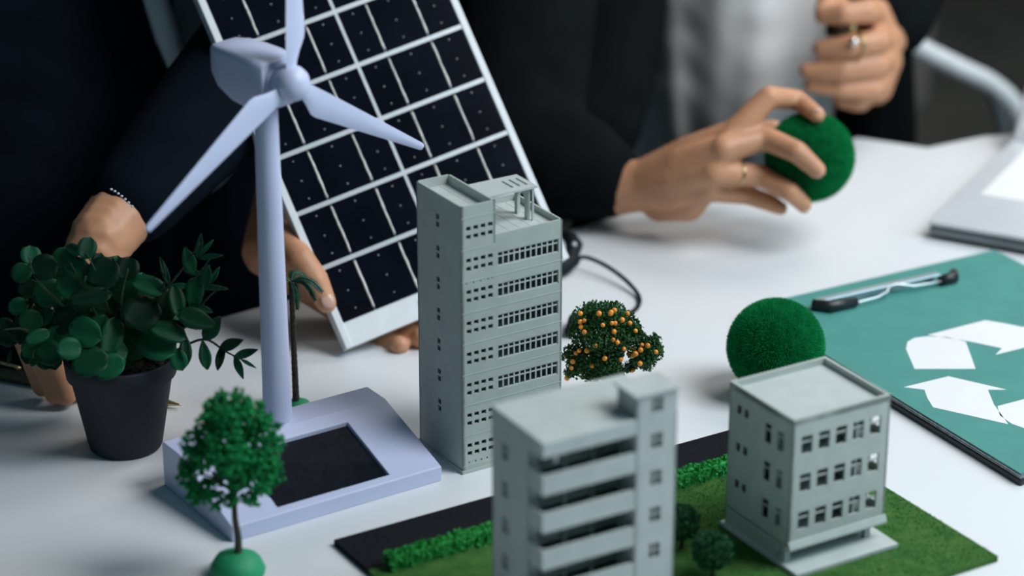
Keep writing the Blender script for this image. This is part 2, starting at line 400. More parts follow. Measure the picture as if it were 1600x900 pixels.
def small_building():
    W, D, H1, H0 = 0.0741, 0.0672, 0.1057-BZ, 0.018-BZ+0.0005; th = 0.0016
    r = thing('building_model', 'small three-storey grey model block with an overhanging front, at the end of the green board', 'building model', (0.1707, 1.4074, T+BZ), 0.5353)
    hgt = H1-H0
    rows = [H1-0.0122-0.0259*k for k in range(3)]
    win = [(0.0064+0.0131*i, 0.0148+0.0131*i, z-0.0122-H0, z-H0) for z in rows for i in range(5)]
    ff = lambda u, w_, t: (u, t, H0+w_)
    b = NB(); facade(b, W, hgt, th, win, ff); obj('facade', b, M_PLAST, r)
    for h in win: window_cross(r, ff, *h, M_PLAST, bars=((), (0.66,)), bw=0.0011)
    fs = lambda u, w_, t: (t, u, H0+w_)
    winl = []
    for z in rows:
        for v in (0.0130, 0.0258): winl.append((v-0.0034, v+0.0034, z-0.0130-H0, z-H0))
        for v in (0.0490, 0.0565): winl.append((v-0.0024, v+0.0024, z-0.0058-H0, z-H0))
    b = NB(); facade(b, D, hgt, th, winl, fs); obj('facade', b, M_PLAST, r)
    for h in winl:
        if h[3]-h[2] > 0.01: window_cross(r, fs, *h, M_PLAST, bars=((), (0.66,)), bw=0.0011)
    b = NB(); facade(b, D-0.012, H0, th, [], lambda u, w_, t: (t, u+0.012, w_)); obj('facade', b, M_PLAST, r)
    winr = [(0.004, 0.016, z-0.0122-H0, z-H0) for z in rows]
    b = NB(); facade(b, D, hgt, th, winr, lambda u, w_, t: (W-t, u, H0+w_)); obj('facade', b, M_PLAST, r)
    b = NB(); facade(b, D-0.012, H0, th, [], lambda u, w_, t: (W-0.006-t, u+0.012, w_)); obj('facade', b, M_PLAST, r)
    winb = [(0.058, 0.068, z-0.0122, z) for z in rows]
    b = NB(); facade(b, W, H1, th, winb, lambda u, w_, t: (u, D-t, w_)); obj('facade', b, M_PLAST, r)
    for z in rows:
        b = NB(); box(b, th, W-th, th, D-th, z-0.0185, z-0.0177); obj('floor_slab', b, M_PLAST, r)
    b = NB(); box(b, 0.050, 0.0510, th, D-th, H0, H1-0.005); box(b, th, 0.050, 0.020, 0.021, H0, H1-0.005); obj('partition', b, M_PLAST, r)
    # shop front set back under the overhang
    hs = [(0.003+0.0085*i, 0.0098+0.0085*i, 0.0015, H0-0.0025) for i in range(7)]
    b = NB(); facade(b, W-0.006-2*th, H0, th, hs, lambda u, w_, t: (th+u, 0.012+t, w_)); obj('shop_front', b, M_PLAST, r)
    for i in range(7):
        b = NB(); box(b, th+0.003+0.0085*i+0.003, th+0.003+0.0085*i+0.0038, 0.0123, 0.0130, 0.0015, H0-0.0025); obj('window_bar', b, M_PLAST, r)
    for u in (0.0005, W-0.011):
        b = NB(); box(b, u, u+0.004, 0.004, 0.008, 0, H0); obj('column', b, M_PLAST, r)
    b = NB(); box(b, 0, W, 0, D, H0, H0+0.0012); obj('overhang', b, M_PLAST, r)
    # flared ledge under the front
    b = NB()
    prism(b, [(-0.0022, 0.0), (0.0, 0.0), (0.0, 0.0055), (-0.0004, 0.0050), (-0.0022, 0.0012)], -0.0003, W+0.0012, Matrix(((0, 0, 1, 0), (1, 0, 0, 0), (0, 1, 0, H0-0.0012), (0, 0, 0, 1))))
    obj('ledge', b, M_PLAST, r)
    # roof tray
    b = NB(); box(b, th, W-th, th, D-th, H1-0.0048, H1-0.0040); obj('roof', b, M_PLAST2, r)
    for x0, x1, y0, y1 in ((0, W, 0, 0.0022), (0, W, D-0.0022, D), (0, 0.0022, 0.0022, D-0.0022), (W-0.0022, W, 0.0022, D-0.0022)):
        b = NB(); box(b, x0, x1, y0, y1, H1-0.004, H1+0.0003); obj('parapet', b, M_PLAST, r)
    b = NB(); box(b, -0.0025, W+0.0030, -0.0125, D+0.003, 0, 0.0030); obj('base_plate', b, M_PLAST2, r, bev=0.0004)
small_building()

# ------------------------------------------------------------------ green board with road, lawn and hedge
def tufts(bm, c, r, n, size, flat=None, M=None):
    for i in range(n):
        d = Vector((random.gauss(0, 1), random.gauss(0, 1), random.gauss(0, 1))).normalized()
        p = Vector(c) + d*(r*random.random()**0.4)
        q = Quaternion((random.random()-.5, random.random()-.5, random.random()-.5, random.random()-.5)).normalized()
        s = size*random.uniform(0.6, 1.3)
        vs = [bm.verts.new(p + q @ Vector(v)*s) for v in ((-1, -.6, 0), (1, -.5, .3), (.9, .6, 0), (-.8, .7, .4))]
        bm.faces.new(vs[:3]); bm.faces.new((vs[0], vs[2], vs[3]))
BO = Vector((-0.1129, 1.4463, T)); BY = 0.5455
BW, BD, RW = 0.3455, 0.235, 0.0462
r = thing('model_board', 'green lawn board with a black road strip and hedge under the two nearer building models', 'model board', BO, BY)
b = NB(); box(b, 0, BW, -BD, -RW, 0, BZ); obj('lawn', b, M_LAWN, r)
b = NB(); box(b, 0, BW, -RW, 0, 0, BZ); obj('road_strip', b, M_ROAD, r)
b = NB()
for i in range(5200):
    x = random.uniform(0.012, 0.285); a = random.uniform(0, math.pi)
    y = -RW-0.0052 + 0.0055*math.cos(a)*random.uniform(.8, 1); z = BZ + (0.0115+0.002*noise.noise(Vector((x*90, 0, 0))))*math.sin(a)**0.5*random.uniform(.82, 1)
    if random.random() < .12: x = random.choice((0.012, 0.285)) + random.uniform(-.001, .001)
    tufts(b, (x, y, z), 0.0008, 1, 0.0013)
box(b, 0.014, 0.283, -RW-0.0095, -RW-0.001, BZ, BZ+0.0095)
stuff(obj('hedge', b, M_HEDGE, r))
# grass fibres standing on the lawn
b = NB()
for i in range(14000):
    x, y = random.uniform(0.10, BW), random.uniform(-BD, -RW-0.011); h = random.uniform(.0006, .0014); a = random.uniform(0, 6.28)
    v = [b.verts.new((x+.0003*math.cos(a), y+.0003*math.sin(a), BZ)), b.verts.new((x-.0003*math.cos(a), y-.0003*math.sin(a), BZ)), b.verts.new((x+random.uniform(-.0006, .0006), y+random.uniform(-.0006, .0006), BZ+h))]
    b.faces.new(v)
stuff(obj('grass', b, M_LAWN, r))

def bush_tree(px, py, zb, rad, lab):
    p = pz(px, py, BZ)
    r = thing('model_tree', lab, 'model tree', p, 0, 'dark ball trees on the lawn')
    b = NB(); tube(b, [(0, 0, 0), (0.0005, 0, zb*0.5), (0, 0, zb)], [0.0016, 0.0011, 0.001], 8); obj('trunk', b, M_BARK, r, True)
    b = NB(); ball(b, (0, 0, zb+rad*0.8), rad*0.8, 2)
    for i in range(1500):
        d = Vector((random.gauss(0, 1), random.gauss(0, 1), random.gauss(0, 1))).normalized()
        tufts(b, Vector((0, 0, zb+rad*0.8)) + d*rad*random.uniform(.8, 1), 0.0004, 1, 0.0011)
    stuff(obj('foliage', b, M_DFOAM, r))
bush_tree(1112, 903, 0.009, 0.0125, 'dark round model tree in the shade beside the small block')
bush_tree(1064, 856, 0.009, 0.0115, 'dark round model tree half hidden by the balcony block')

# ------------------------------------------------------------------ wind turbine
def turbine():
    q0, q1, yaw, W, D = -0.1776, 1.4498, 0.5855, 0.157, 0.0970
    r = thing('wind_turbine', 'lavender wind turbine model with three blades on a wedge base', 'wind turbine model', (q0, q1, T), yaw)
    zt = lambda v: 0.0106 + (0.0325-0.0106)*min(1, v/0.0716)
    prof = [(0, 0), (0, zt(0)), (0.0716, zt(0.0716)), (0.0960, 0.0322), (D, 0.031), (D, 0)]
    # top wedge with a recess for the cell
    ra, rb, rc, rd = 0.036, 0.120, 0.0062, 0.0605       # recess u, v
    b = NB()
    us = [0, ra, rb, W]; vs = [0, rc, rd, 0.0716, 0.0960, D]
    zz = [zt(0), zt(rc), zt(rd), 0.0325, 0.0322, 0.031]
    G = [[b.verts.new((u, v, z)) for v, z in zip(vs, zz)] for u in us]
    for i in range(3):
        for j in range(5):
            if i == 1 and j == 1: continue
            b.faces.new((G[i][j], G[i+1][j], G[i+1][j+1], G[i][j+1]))
    lo = [[b.verts.new((u, v, 0)) for v in vs] for u in us]
    for i in range(3):
        b.faces.new((lo[i][0], lo[i+1][0], G[i+1][0], G[i][0])); b.faces.new((lo[i+1][5], lo[i][5], G[i][5], G[i+1][5]))
    for j in range(5):
        b.faces.new((lo[0][j+1], lo[0][j], G[0][j], G[0][j+1])); b.faces.new((lo[3][j], lo[3][j+1], G[3][j+1], G[3][j]))
    for i in range(3):
        for j in range(5): b.faces.new((lo[i][j], lo[i][j+1], lo[i+1][j+1], lo[i+1][j]))
    dp = 0.0045
    rec = [b.verts.new((u, v, zt(v)-dp)) for u, v in ((ra, rc), (rb, rc), (rb, rd), (ra, rd))]
    rim = [G[1][1], G[2][1], G[2][2], G[1][2]]
    for k in range(4): b.faces.new((rim[k], rim[(k+1) % 4], rec[(k+1) % 4], rec[k]))
    b.faces.new(rec)
    o = obj('base', b, M_TURB, r, bev=0.0008)
    b = NB()
    v = [b.verts.new((u, vv, zt(vv)-dp+dz)) for dz in (0.0003, 0.0022) for u, vv in ((ra+.0008, rc+.0008), (rb-.0008, rc+.0008), (rb-.0008, rd-.0008), (ra+.0008, rd-.0008))]
    for f in ((0, 1, 2, 3), (4, 5, 6, 7), (0, 1, 5, 4), (1, 2, 6, 5), (2, 3, 7, 6), (3, 0, 4, 7)): b.faces.new([v[i] for i in f])
    obj('solar_cell', b, M_DARKF, r)
    b = NB()          # glue beads along the cell edge
    for i in range(46):
        u = random.uniform(ra+.002, rb-.002); vv = rc + .0012 + random.uniform(0, .0008)
        ball(b, (u, vv, zt(vv)-dp+.0023), (random.uniform(.0003, .0012), .0004, .0003), 1)
    for i in range(8):
        vv = random.uniform(rc+.002, rc+.02); ball(b, (ra+.0012, vv, zt(vv)-dp+.0023), (.0003, .0012, .0003), 1)
    stuff(obj('glue_bead', b, M_SOLDER, r, True))
    # mast
    mx, my, mz = 0.0800, 0.0840, 0.0318
    top = 0.262
    b = NB(); lathe(b, [(0.0100, mz-0.003), (0.0100, mz+0.001), (0.0098, mz+0.003), (0.0077, top-0.004), (0.0072, top)], 32, mx, my); obj('mast', b, M_TURB, r, True)
    # frame of the rotor axis in the local frame of the turbine
    Rz = Matrix.Rotation(-yaw, 3, 'Z')
    n = Rz @ Vector((0.733, -0.680, 0.0)); n.normalize()
    up = Vector((0, 0, 1)); sd = n.cross(up).normalized()         # side to the viewer's right of the nose
    P = lambda a, s_, z: Vector((mx, my, 0)) + n*a + sd*s_ + up*z
    zc = top + 0.0125
    # nacelle: rounded boxy rings from the tail to the nose
    prof = [(-0.0410, 0.0045, 0.0035, 0.0125), (-0.0400, 0.0090, 0.001, 0.0150), (-0.0370, 0.0125, -0.004, 0.0163), (-0.0300, 0.0150, -0.0095, 0.0168), (-0.0285, 0.0156, -0.0105, 0.0172), (-0.0150, 0.0168, -0.0165, 0.0172), (0.0, 0.0170, -0.0185, 0.0165), (0.0120, 0.0160, -0.0185, 0.0150), (0.0140, 0.0145, -0.0170, 0.0135)]
    b = NB(); rings = []
    for a, hw, z0, z1 in prof:
        ring = []; cz, hz = (z0+z1)/2, (z1-z0)/2
        for k in range(28):
            t = 2*math.pi*k/28; ct, st = math.cos(t), math.sin(t)
            e = 0.26
            ring.append(P(a, hw*math.copysign(abs(ct)**e, ct), zc-0.001 + cz + hz*math.copysign(abs(st)**e, st)))
        rings.append(ring)
    loft(b, rings); o = obj('nacelle', b, M_TURB, r, True); m = o.modifiers.new('e', 'EDGE_SPLIT'); m.split_angle = 0.7
    # collar and hub
    def axial(prof, zoff=0.0):
        b = NB(); loft(b, [[P(a, rr*math.cos(2*math.pi*k/28), zc+zoff+rr*math.sin(2*math.pi*k/28)) for k in range(28)] for a, rr in prof]); return b
    obj('collar', axial([(0.012, 0.0125), (0.0160, 0.0125), (0.0175, 0.0110)], -0.001), M_TURB, r, True)
    obj('hub', axial([(0.0165, 0.0095), (0.0185, 0.0115), (0.0270, 0.0118), (0.0310, 0.0105), (0.0345, 0.0075), (0.0362, 0.0035), (0.0366, 0.0008)]), M_TURB, r, True)
    # blades: a root, a wide shoulder and a long taper
    ac = 0.0250; R = 0.1375
    for k, ang in enumerate((math.radians(90+2.0), math.radians(210+2.0), math.radians(330+2.0))):
        e1 = sd*math.cos(ang) + up*math.sin(ang); e2 = n.cross(e1)
        b = NB(); rings = []
        for s_, cw0, cw1, t in ((0.004, -0.0048, 0.0048, 0.0026), (0.0135, -0.0052, 0.0060, 0.0018), (0.0200, -0.0052, 0.0090, 0.0014), (0.0275, -0.0052, 0.0135, 0.0012), (0.0320, -0.0052, 0.0142, 0.0012), (0.0600, -0.0046, 0.0112, 0.0011), (0.1000, -0.0036, 0.0068, 0.0010), (R-0.002, -0.0026, 0.0030, 0.0010), (R, -0.0018, 0.0022, 0.0006)):
            ring = []
            for (c, th) in ((cw0, 0), (cw0*0.6+cw1*0.4, t), (cw0*.2+cw1*.8, t*.7), (cw1, 0), (cw0*.2+cw1*.8, -t*.4), (cw0*0.6+cw1*0.4, -t*.6)):
                tw = 0.10
                ring.append(P(ac, 0, zc) + e1*s_ + (e2*math.cos(tw) + n*math.sin(tw))*c*BLS*.92 + n*th)
            rings.append(ring)
        loft(b, rings); o = obj('blade', b, M_TURB, r, True); m = o.modifiers.new('e', 'EDGE_SPLIT'); m.split_angle = 0.5
BLS = -1
turbine()

# ------------------------------------------------------------------ solar panel, leaning back in the hand
U = Vector((0.8857, 0.4057, 0.2259)).normalized(); V = Vector((-0.3953, 0.4034, 0.8253)); V = (V - U*V.dot(U)).normalized(); NN = U.cross(V)
if NN.y > 0: NN = -NN
PO = Vector((-0.1243, 1.7439, T+0.0238))
PM = Matrix((( U.x, V.x, NN.x, PO.x), (U.y, V.y, NN.y, PO.y), (U.z, V.z, NN.z, PO.z), (0, 0, 0, 1)))
def solar_panel():
    r = bpy.data.objects.new('solar_panel', None); COL.objects.link(r); r.matrix_world = PM
    tag(r, 'large white framed solar panel leaning back behind the tall tower', 'solar panel')
    W, s, n = 0.1756, 0.0441, 8; Hh = s*n; fb = 0.018; fw = 0.0055; dep = 0.013
    b = NB(); box(b, 0, W, -0.001, Hh, -0.004, -0.0005); obj('backing', b, M_ALU, r)
    # frame members
    for nm, (x0, x1, y0, y1) in {'frame_member': (-fw, 0, -fb, Hh+fw)}.items():
        b = NB(); box(b, x0, x1, y0, y1, -dep, 0.0012); obj('frame_member', b, M_ALU, r, bev=0.0006)
    b = NB(); box(b, W, W+fw, -fb, Hh+fw, -dep, 0.0012); obj('frame_member', b, M_ALU, r, bev=0.0006)
    b = NB(); box(b, 0, W, -fb, -0.001, -dep, 0.0004); obj('frame_member', b, M_ALU, r, bev=0.0006)
    b = NB(); box(b, 0, W, Hh, Hh+fw, -dep, 0.0012); obj('frame_member', b, M_ALU, r, bev=0.0006)
    us = [0.0, 0.0264, 0.0630, 0.0882, 0.1124, 0.1485, W]
    cell = {}
    for j in range(n):
        for i in range(6):
            wd = round(us[i+1]-us[i], 4)
            b = NB(); box(b, us[i]+0.0004, us[i+1]-0.0004, j*s+0.001, (j+1)*s-0.001, -0.0005, 0.0002); obj('solar_cell', b, M_CELL, r)
    for j in range(1, n):
        b = NB(); box(b, 0, W, j*s-0.0017, j*s+0.0017, -0.0003, 0.0005); obj('ribbon_bar', b, M_BAR, r)
    # solder strips between the cells, one piece per row; the middle one is a plain ribbon
    for i, u in enumerate(us[1:-1]):
        for j in range(n):
            b = NB()
            if i == 2: box(b, u-0.0012, u+0.0012, j*s-(0 if j else 0.0), (j+1)*s, -0.0002, 0.0004); obj('middle_ribbon', b, M_BAR, r)
            else:
                pts = [(u+random.uniform(-.0002, .0002), j*s+0.0036+(s-0.0072)*k/10, 0.0004) for k in range(11)]
                tube(b, pts, [0.0011*random.uniform(.75, 1.1) for _ in pts], 6); obj('solder_strip', b, M_SOLDER, r, True)
    for u in (0.0132, 0.0450, 0.0758, 0.1005, 0.1300, 0.1620):
        for j in range(n):
            for f in (0.18, 0.5, 0.86):
                b = NB(); lathe(b, [(0.0006, 0.0001), (0.0004, 0.0006)], 6); obj('solder_dot', b, M_SOLDER, r, True, loc=(u, (j+f)*s, 0.0002))
    b = NB(); box(b, 0.058, 0.135, -0.0085, -0.0045, 0.0003, 0.0006); obj('grey_stripe', b, M_STEEL, r)
solar_panel()
def PP(u, v, n=0.0): return PM @ Vector((u, v, n))
def on_panel(px, py, n=0.0):                 # point on the plane n in front of the panel
    d = ray(px, py); o = Vector((0, 0, T+CAMH)); c = PO + NN*n
    return o + d*((c-o).dot(NN)/d.dot(NN))

# ------------------------------------------------------------------ clipboard with the recycling sheet
def clipboard():
    yaw = math.radians(29.2); O = Vector((0.1788, 1.8118, T))
    r = thing('clipboard', 'black clipboard holding a teal sheet printed with a white recycling symbol', 'clipboard', O, yaw)
    W, L = 0.241, 0.325; z1, z2, z3 = 0.0045, 0.0085, 0.0090
    b = NB(); box(b, 0, W, -L, 0, 0, z1); obj('board', b, M_BLACK, r, bev=0.001)
    for i in range(4):
        b = NB(); za = z1+(z2-z1)*i/4; box(b, 0.002-random.uniform(0, .0012), W-0.001, -L+0.002, -0.001, za, za+(z2-z1)/4-0.0002); obj('paper_sheet', b, M_PAPER, r)
    b = NB(); box(b, 0.0005, W-0.0005, -L+0.001, -0.0005, z2, z3); ps = obj('printed_sheet', b, M_TEAL, r)
    # recycling symbol: three bent arrows, each of two flat shapes
    Ri = Matrix.Rotation(-yaw, 2)
    loc = lambda px, py: Ri @ Vector((pz(px, py, z3).x-O.x, pz(px, py, z3).y-O.y))
    P1 = [(1415.5, 545), (1418, 534), (1429, 528), (1449, 525.5), (1480, 527), (1509, 534), (1524.4, 576.4), (1429, 576.5)]
    P3 = [(1412, 605), (1482, 588), (1573, 609), (1543.5, 609), (1553, 632), (1575.6, 663), (1457.8, 636.4), (1449, 622), (1444.4, 609)]
    e, f, d, c_ = [loc(*p) for p in ((1575.6, 663), (1457.8, 636.4), (1543.5, 609), (1573, 609))]
    tg = [loc(*p) for p in ((1451, 522), (1533, 499), (1566.7, 545), (1559, 556.4))]
    R120 = Matrix.Rotation(math.radians(-120 if ROTS < 0 else 120), 2)
    Cs = []
    I = Matrix.Identity(2)
    for a, t in zip((e, f, d, c_), tg): Cs.append((I-R120).inverted() @ (t - R120 @ a))
    C = sum(Cs, Vector((0, 0)))/4
    for k in range(3):
        Rk = Matrix.Rotation(math.radians(120*k), 2)
        for P in (P1, P3):
            b = NB(); pts = [Rk @ (loc(*p)-C) + C for p in P]
            pts = [(min(max(p.x, 0.002), W-0.002), min(max(p.y, -L+0.002), -0.002)) for p in pts]
            prism(b, pts, z3-0.0002, z3+0.0001); obj('printed_arrow', b, M_WHITEP, ps)
    # spring clip
    A, B = loc(1276, 484), loc(1486, 437)
    d = (B-A).normalized(); nrm = Vector((-d.y, d.x))
    Q = lambda s_, t, z: Vector((A.x+d.x*s_+nrm.x*t, A.y+d.y*s_+nrm.y*t, z))
    Lc = (B-A).length
    b = NB()
    loft(b, [[Q(s_, t, z) for t, z in ((0.004, z3), (0.0055, z3+0.004), (0.0035, z3+0.0080), (-0.002, z3+0.0082), (-0.0025, z3+0.0072), (0.0025, z3+0.0066), (0.0040, z3+0.0035), (0.003, z3))] for s_ in (0.0, Lc*0.9)])
    obj('clip_bar', b, M_STEEL, r)
    b = NB(); pts = [Q(Lc*f_, t, z3+z) for f_, t, z in ((0.12, -0.010, .0040), (0.22, -0.0108, .0040), (0.38, -0.0108, .0045), (0.47, -0.0085, .0062), (0.50, -0.0040, .0075), (0.56, -0.0025, .008), (0.60, -0.0048, .0075), (0.66, -0.0085, .0060), (0.80, -0.0075, .0045), (0.93, -0.0065, .0040))]
    tube(b, pts, 0.0010, 8); obj('clip_spring', b, M_STEEL, r, True)
    for s0, s1 in ((-0.003, 0.030), (Lc*0.88, Lc+0.004)):
        b = NB(); tube(b, [Q(s0, 0.002, z3+.0042), Q(s0*.7+s1*.3, -0.008, z3+.0042), Q(s1, -0.009, z3+.0042)] if s0 < 0 else [Q(s0, -0.006, z3+.0042), Q(s0*.3+s1*.7, -0.005, z3+.0042), Q(s1, 0.002, z3+.0042)], [0.0040, 0.0050, 0.0038], 12); obj('rubber_tip', b, M_BLACK, r, True)
ROTS = -1
clipboard()

# ------------------------------------------------------------------ moss balls
def moss_ball(c, rad, lab):
    r = thing('moss_ball', lab, 'ball', c, 0)
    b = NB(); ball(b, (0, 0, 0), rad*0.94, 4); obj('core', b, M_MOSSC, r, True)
    b = NB(); n = 26000
    for i in range(n):
        z = 1-2*(i+.5)/n; ph = i*2.399963; q = math.sqrt(1-z*z)
        d = Vector((q*math.cos(ph), q*math.sin(ph), z))
        t = d.orthogonal().normalized(); t = Quaternion(d, random.uniform(0, 6.28)) @ t
        p = d*rad*0.93; tip = d*rad*random.uniform(.985, 1.02) + t*random.uniform(0, .0013)
        s_ = t.cross(d)*0.00028
        b.faces.new([b.verts.new(p+s_), b.verts.new(p-s_), b.verts.new(tip)])
    stuff(obj('fibre', b, M_MOSS, r))
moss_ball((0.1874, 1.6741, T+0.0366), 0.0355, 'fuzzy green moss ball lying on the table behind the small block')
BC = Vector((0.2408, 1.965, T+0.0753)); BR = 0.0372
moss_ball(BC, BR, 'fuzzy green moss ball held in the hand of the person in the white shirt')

# ------------------------------------------------------------------ model trees
def clump_tree():
    base = pz(371, 897)
    r = thing('model_tree', 'bright green foam model tree on a green dome, in front of the turbine base', 'model tree', base)
    b = NB(); lathe(b, [(0.0168, 0), (0.0172, 0.003), (0.0160, 0.008), (0.0125, 0.0122), (0.007, 0.0148), (0.002, 0.0155)], 28)
    for v in b.verts: v.co += Vector((noise.noise(v.co*120), noise.noise(v.co*120+Vector((5, 0, 0))), 0))*0.0012
    obj('dome_base', b, M_DOME, r, True)
    yb = base.y
    loc = lambda px, py, dy=0: py_(px, py, yb+dy) - base
    fork = loc(366, 770)
    b = NB(); tube(b, spline([loc(372, 868), loc(372, 840), loc(367, 810), fork], 4), [0.0026-0.0011*i/12 for i in range(13)], 10); obj('trunk', b, M_BARK, r, True)
    ends = [(300, 740, 0.006), (322, 688, -0.012), (348, 640, 0.012), (378, 625, -0.008), (415, 660, 0.004), (432, 705, -0.014), (402, 735, 0.016), (330, 765, -0.018), (405, 770, 0.006), (350, 700, 0.022), (362, 668, -0.022)]
    clus = []
    for px, py, dy in ends:
        e = loc(px, py, dy); mid = fork.lerp(e, .5) + Vector((0, 0, .004))
        b = NB(); tube(b, spline([fork, mid, e], 4), [0.0013-0.0009*i/8 for i in range(9)], 6); obj('branch', b, M_BARK, r, True)
    # lumps of foam: (pixel x, y, depth offset, radius in px)
    L = [(348, 632, .004, 24), (375, 628, -.006, 22), (330, 655, -.004, 26), (362, 655, -.014, 28), (398, 650, .0, 26), (322, 680, .006, 24), (350, 685, -.016, 30), (385, 668, .012, 26), (418, 670, -.004, 22), (304, 695, -.008, 24), (300, 725, .0, 22), (330, 715, -.018, 24), (295, 745, -.006, 20), (362, 715, -.018, 30), (390, 725, -.012, 30), (418, 715, -.006, 26), (425, 740, .002, 20), (405, 745, -.01, 24), (372, 748, -.014, 22), (345, 742, .014, 22), (310, 772, -.01, 18), (335, 780, -.012, 18), (360, 778, -.012, 14), (392, 778, -.004, 16), (412, 762, 0, 14), (320, 760, .01, 16), (352, 660, .018, 28), (390, 700, .02, 28), (328, 700, .02, 22), (300, 775, -.004, 12), (430, 690, .004, 18)]
    b = NB(); k = 0.92/2500
    for px, py, dy, rr in L:
        c = loc(px, py, dy); R = rr/2480
        for i in range(int(95*(rr/24)**2)):
            d = Vector((random.gauss(0, 1), random.gauss(0, 1), random.gauss(0, 1))).normalized()
            p = c + d*R*random.uniform(.35, 1.0)
            s_ = random.uniform(.0009, .0020)
            vs = ball(b, p, (s_, s_*random.uniform(.6, 1), s_), 1)
            for v in vs: v.co += Vector((random.uniform(-1, 1), random.uniform(-1, 1), random.uniform(-1, 1)))*s_*.35
    stuff(obj('foliage', b, M_FOAM, r))
clump_tree()

def orange_tree():
    base = pz(958, 640)
    r = thing('model_tree', 'dark green model tree dotted with tiny oranges, beside the tall tower', 'model tree', base)
    yb = base.y
    loc = lambda px, py, dy=0: py_(px, py, yb+dy) - base
    b = NB(); lathe(b, [(0.010, 0), (0.0098, 0.002), (0.006, 0.005), (0.002, 0.006)], 20); obj('dome_base', b, M_DOME, r, True)
    fork = loc(955, 600)
    b = NB(); tube(b, [(0, 0, .004), fork*.6+Vector((.001, 0, 0)), fork], [.003, .0024, .002], 8); obj('trunk', b, M_BARK, r, True)
    L = [(920, 500, 0, 26), (950, 497, -.006, 26), (975, 510, .004, 24), (905, 520, -.004, 18), (935, 525, -.012, 26), (965, 530, -.006, 24), (990, 520, 0, 16), (945, 552, -.004, 28), (915, 558, -.004, 22), (895, 555, 0, 18), (900, 575, -.006, 16), (925, 578, 0, 20), (955, 575, -.01, 22), (1000, 540, .002, 20), (1015, 550, -.004, 20), (1022, 533, 0, 12), (1000, 560, -.01, 16), (1010, 568, -.004, 12), (890, 582, 0, 9), (985, 572, 0, 10), (1025, 545, .003, 12), (960, 490, .012, 18), (930, 490, .012, 20)]
    for px, py, dy, rr in L[::2]:
        e = loc(px, py, dy); b = NB(); tube(b, spline([fork, fork.lerp(e, .5)+Vector((0, 0, .003)), e], 4), [.0014-.0009*i/8 for i in range(9)], 6); obj('branch', b, M_BARK, r, True)
    b = NB()
    for px, py, dy, rr in L:
        c = loc(px, py, dy); R = rr/2170
        for i in range(int(760*(rr/22)**2)):
            d = Vector((random.gauss(0, 1), random.gauss(0, 1), random.gauss(0, 1))).normalized()
            tufts(b, c + d*R*random.uniform(.4, 1.06), .0003, 1, .00105)
    stuff(obj('foliage', b, M_OLEAF, r))
    proto = None
    O = [(907, 503), (913, 501), (908, 511), (955, 488), (960, 485), (956, 505), (961, 505), (954, 490), (980, 490), (958, 531), (965, 535), (959, 518), (990, 547), (983, 553), (989, 556), (993, 553), (1001, 547), (1003, 539), (970, 562), (989, 578), (993, 517), (925, 571), (886, 591), (905, 548), (895, 565), (936, 490), (900, 552), (1025, 550), (1000, 568), (913, 519), (942, 508), (984, 505), (975, 545), (930, 540), (945, 560), (1012, 540), (893, 575), (907, 490), (972, 500), (917, 548)]
    for i, (px, py) in enumerate(O):
        # push each bead to the front of the crown
        dy = min([d_ - math.sqrt(max(0, (rr/2170)**2 - ((px-x)**2+(py-y)**2)/2170**2)) for x, y, d_, rr in L if (px-x)**2+(py-y)**2 < rr*rr] or [0])
        p = loc(px, py, dy-.0004); s_ = random.uniform(.8, 1.1)
        if proto is None:
            b = NB(); ball(b, (0, 0, 0), .0019, 2); proto = obj('orange', b, M_ORANGE, r, True, loc=p)
        else: copy_obj(proto, r, p, None, (s_, s_, s_))
orange_tree()

def palm_tree():
    base = pz(465, 633)
    r = thing('model_palm', 'thin dark model palm with drooping fronds behind the turbine mast', 'model tree', base)
    yb = base.y
    loc = lambda px, py, dy=0: py_(px, py, yb+dy) - base
    b = NB(); lathe(b, [(0.009, 0), (0.0085, 0.002), (0.004, 0.0035), (0.001, 0.004)], 18); obj('dome_base', b, M_DOME, r, True)
    pts = spline([loc(463, 633), loc(461, 590), loc(459, 540), loc(457, 490), loc(454, 440)], 10)
    b = NB(); tube(b, pts, [.0024-.0009*i/40+.0002*(i % 2) for i in range(41)], 8); obj('trunk', b, M_PALMB, r)
    top = loc(454, 442)
    fr = [[(454, 440), (472, 434), (490, 441), (503, 455)], [(454, 440), (470, 438), (484, 450), (492, 468)], [(454, 440), (460, 447), (464, 462), (464, 482)], [(454, 440), (440, 434), (425, 445), (410, 462)], [(454, 440), (445, 438), (432, 456), (424, 480)], [(454, 440), (458, 428), (466, 425), (476, 428)]]
    for k, F in enumerate(fr):
        dy = (-.006, -.004, -.008, .004, -.003, .01)[k]
        P = spline([loc(x, y, dy*i/3) for i, (x, y) in enumerate(F)], 8)
        b = NB(); tube(b, P, [.0007-.0004*i/24 for i in range(25)], 5)
        for i in range(2, 25):
            d = (P[min(24, i+1)]-P[i-1]).normalized(); sd = d.cross(Vector((0, -.5, 1))).normalized()
            for sg in (-1, 1):
                tip = P[i] + (sd*sg*.8 + d*.9 + Vector((0, 0, -.35))).normalized()*.0062*math.sin(math.pi*(.15+.8*i/25))**.6
                w_ = d*.0006
                m_ = P[i].lerp(tip, .5)+Vector((0, 0, .0003))
                b.faces.new([b.verts.new(P[i]-w_), b.verts.new(m_-w_*.8), b.verts.new(tip), b.verts.new(m_+w_*.8), b.verts.new(P[i]+w_)])
        obj('frond', b, M_PALML, r)
palm_tree()

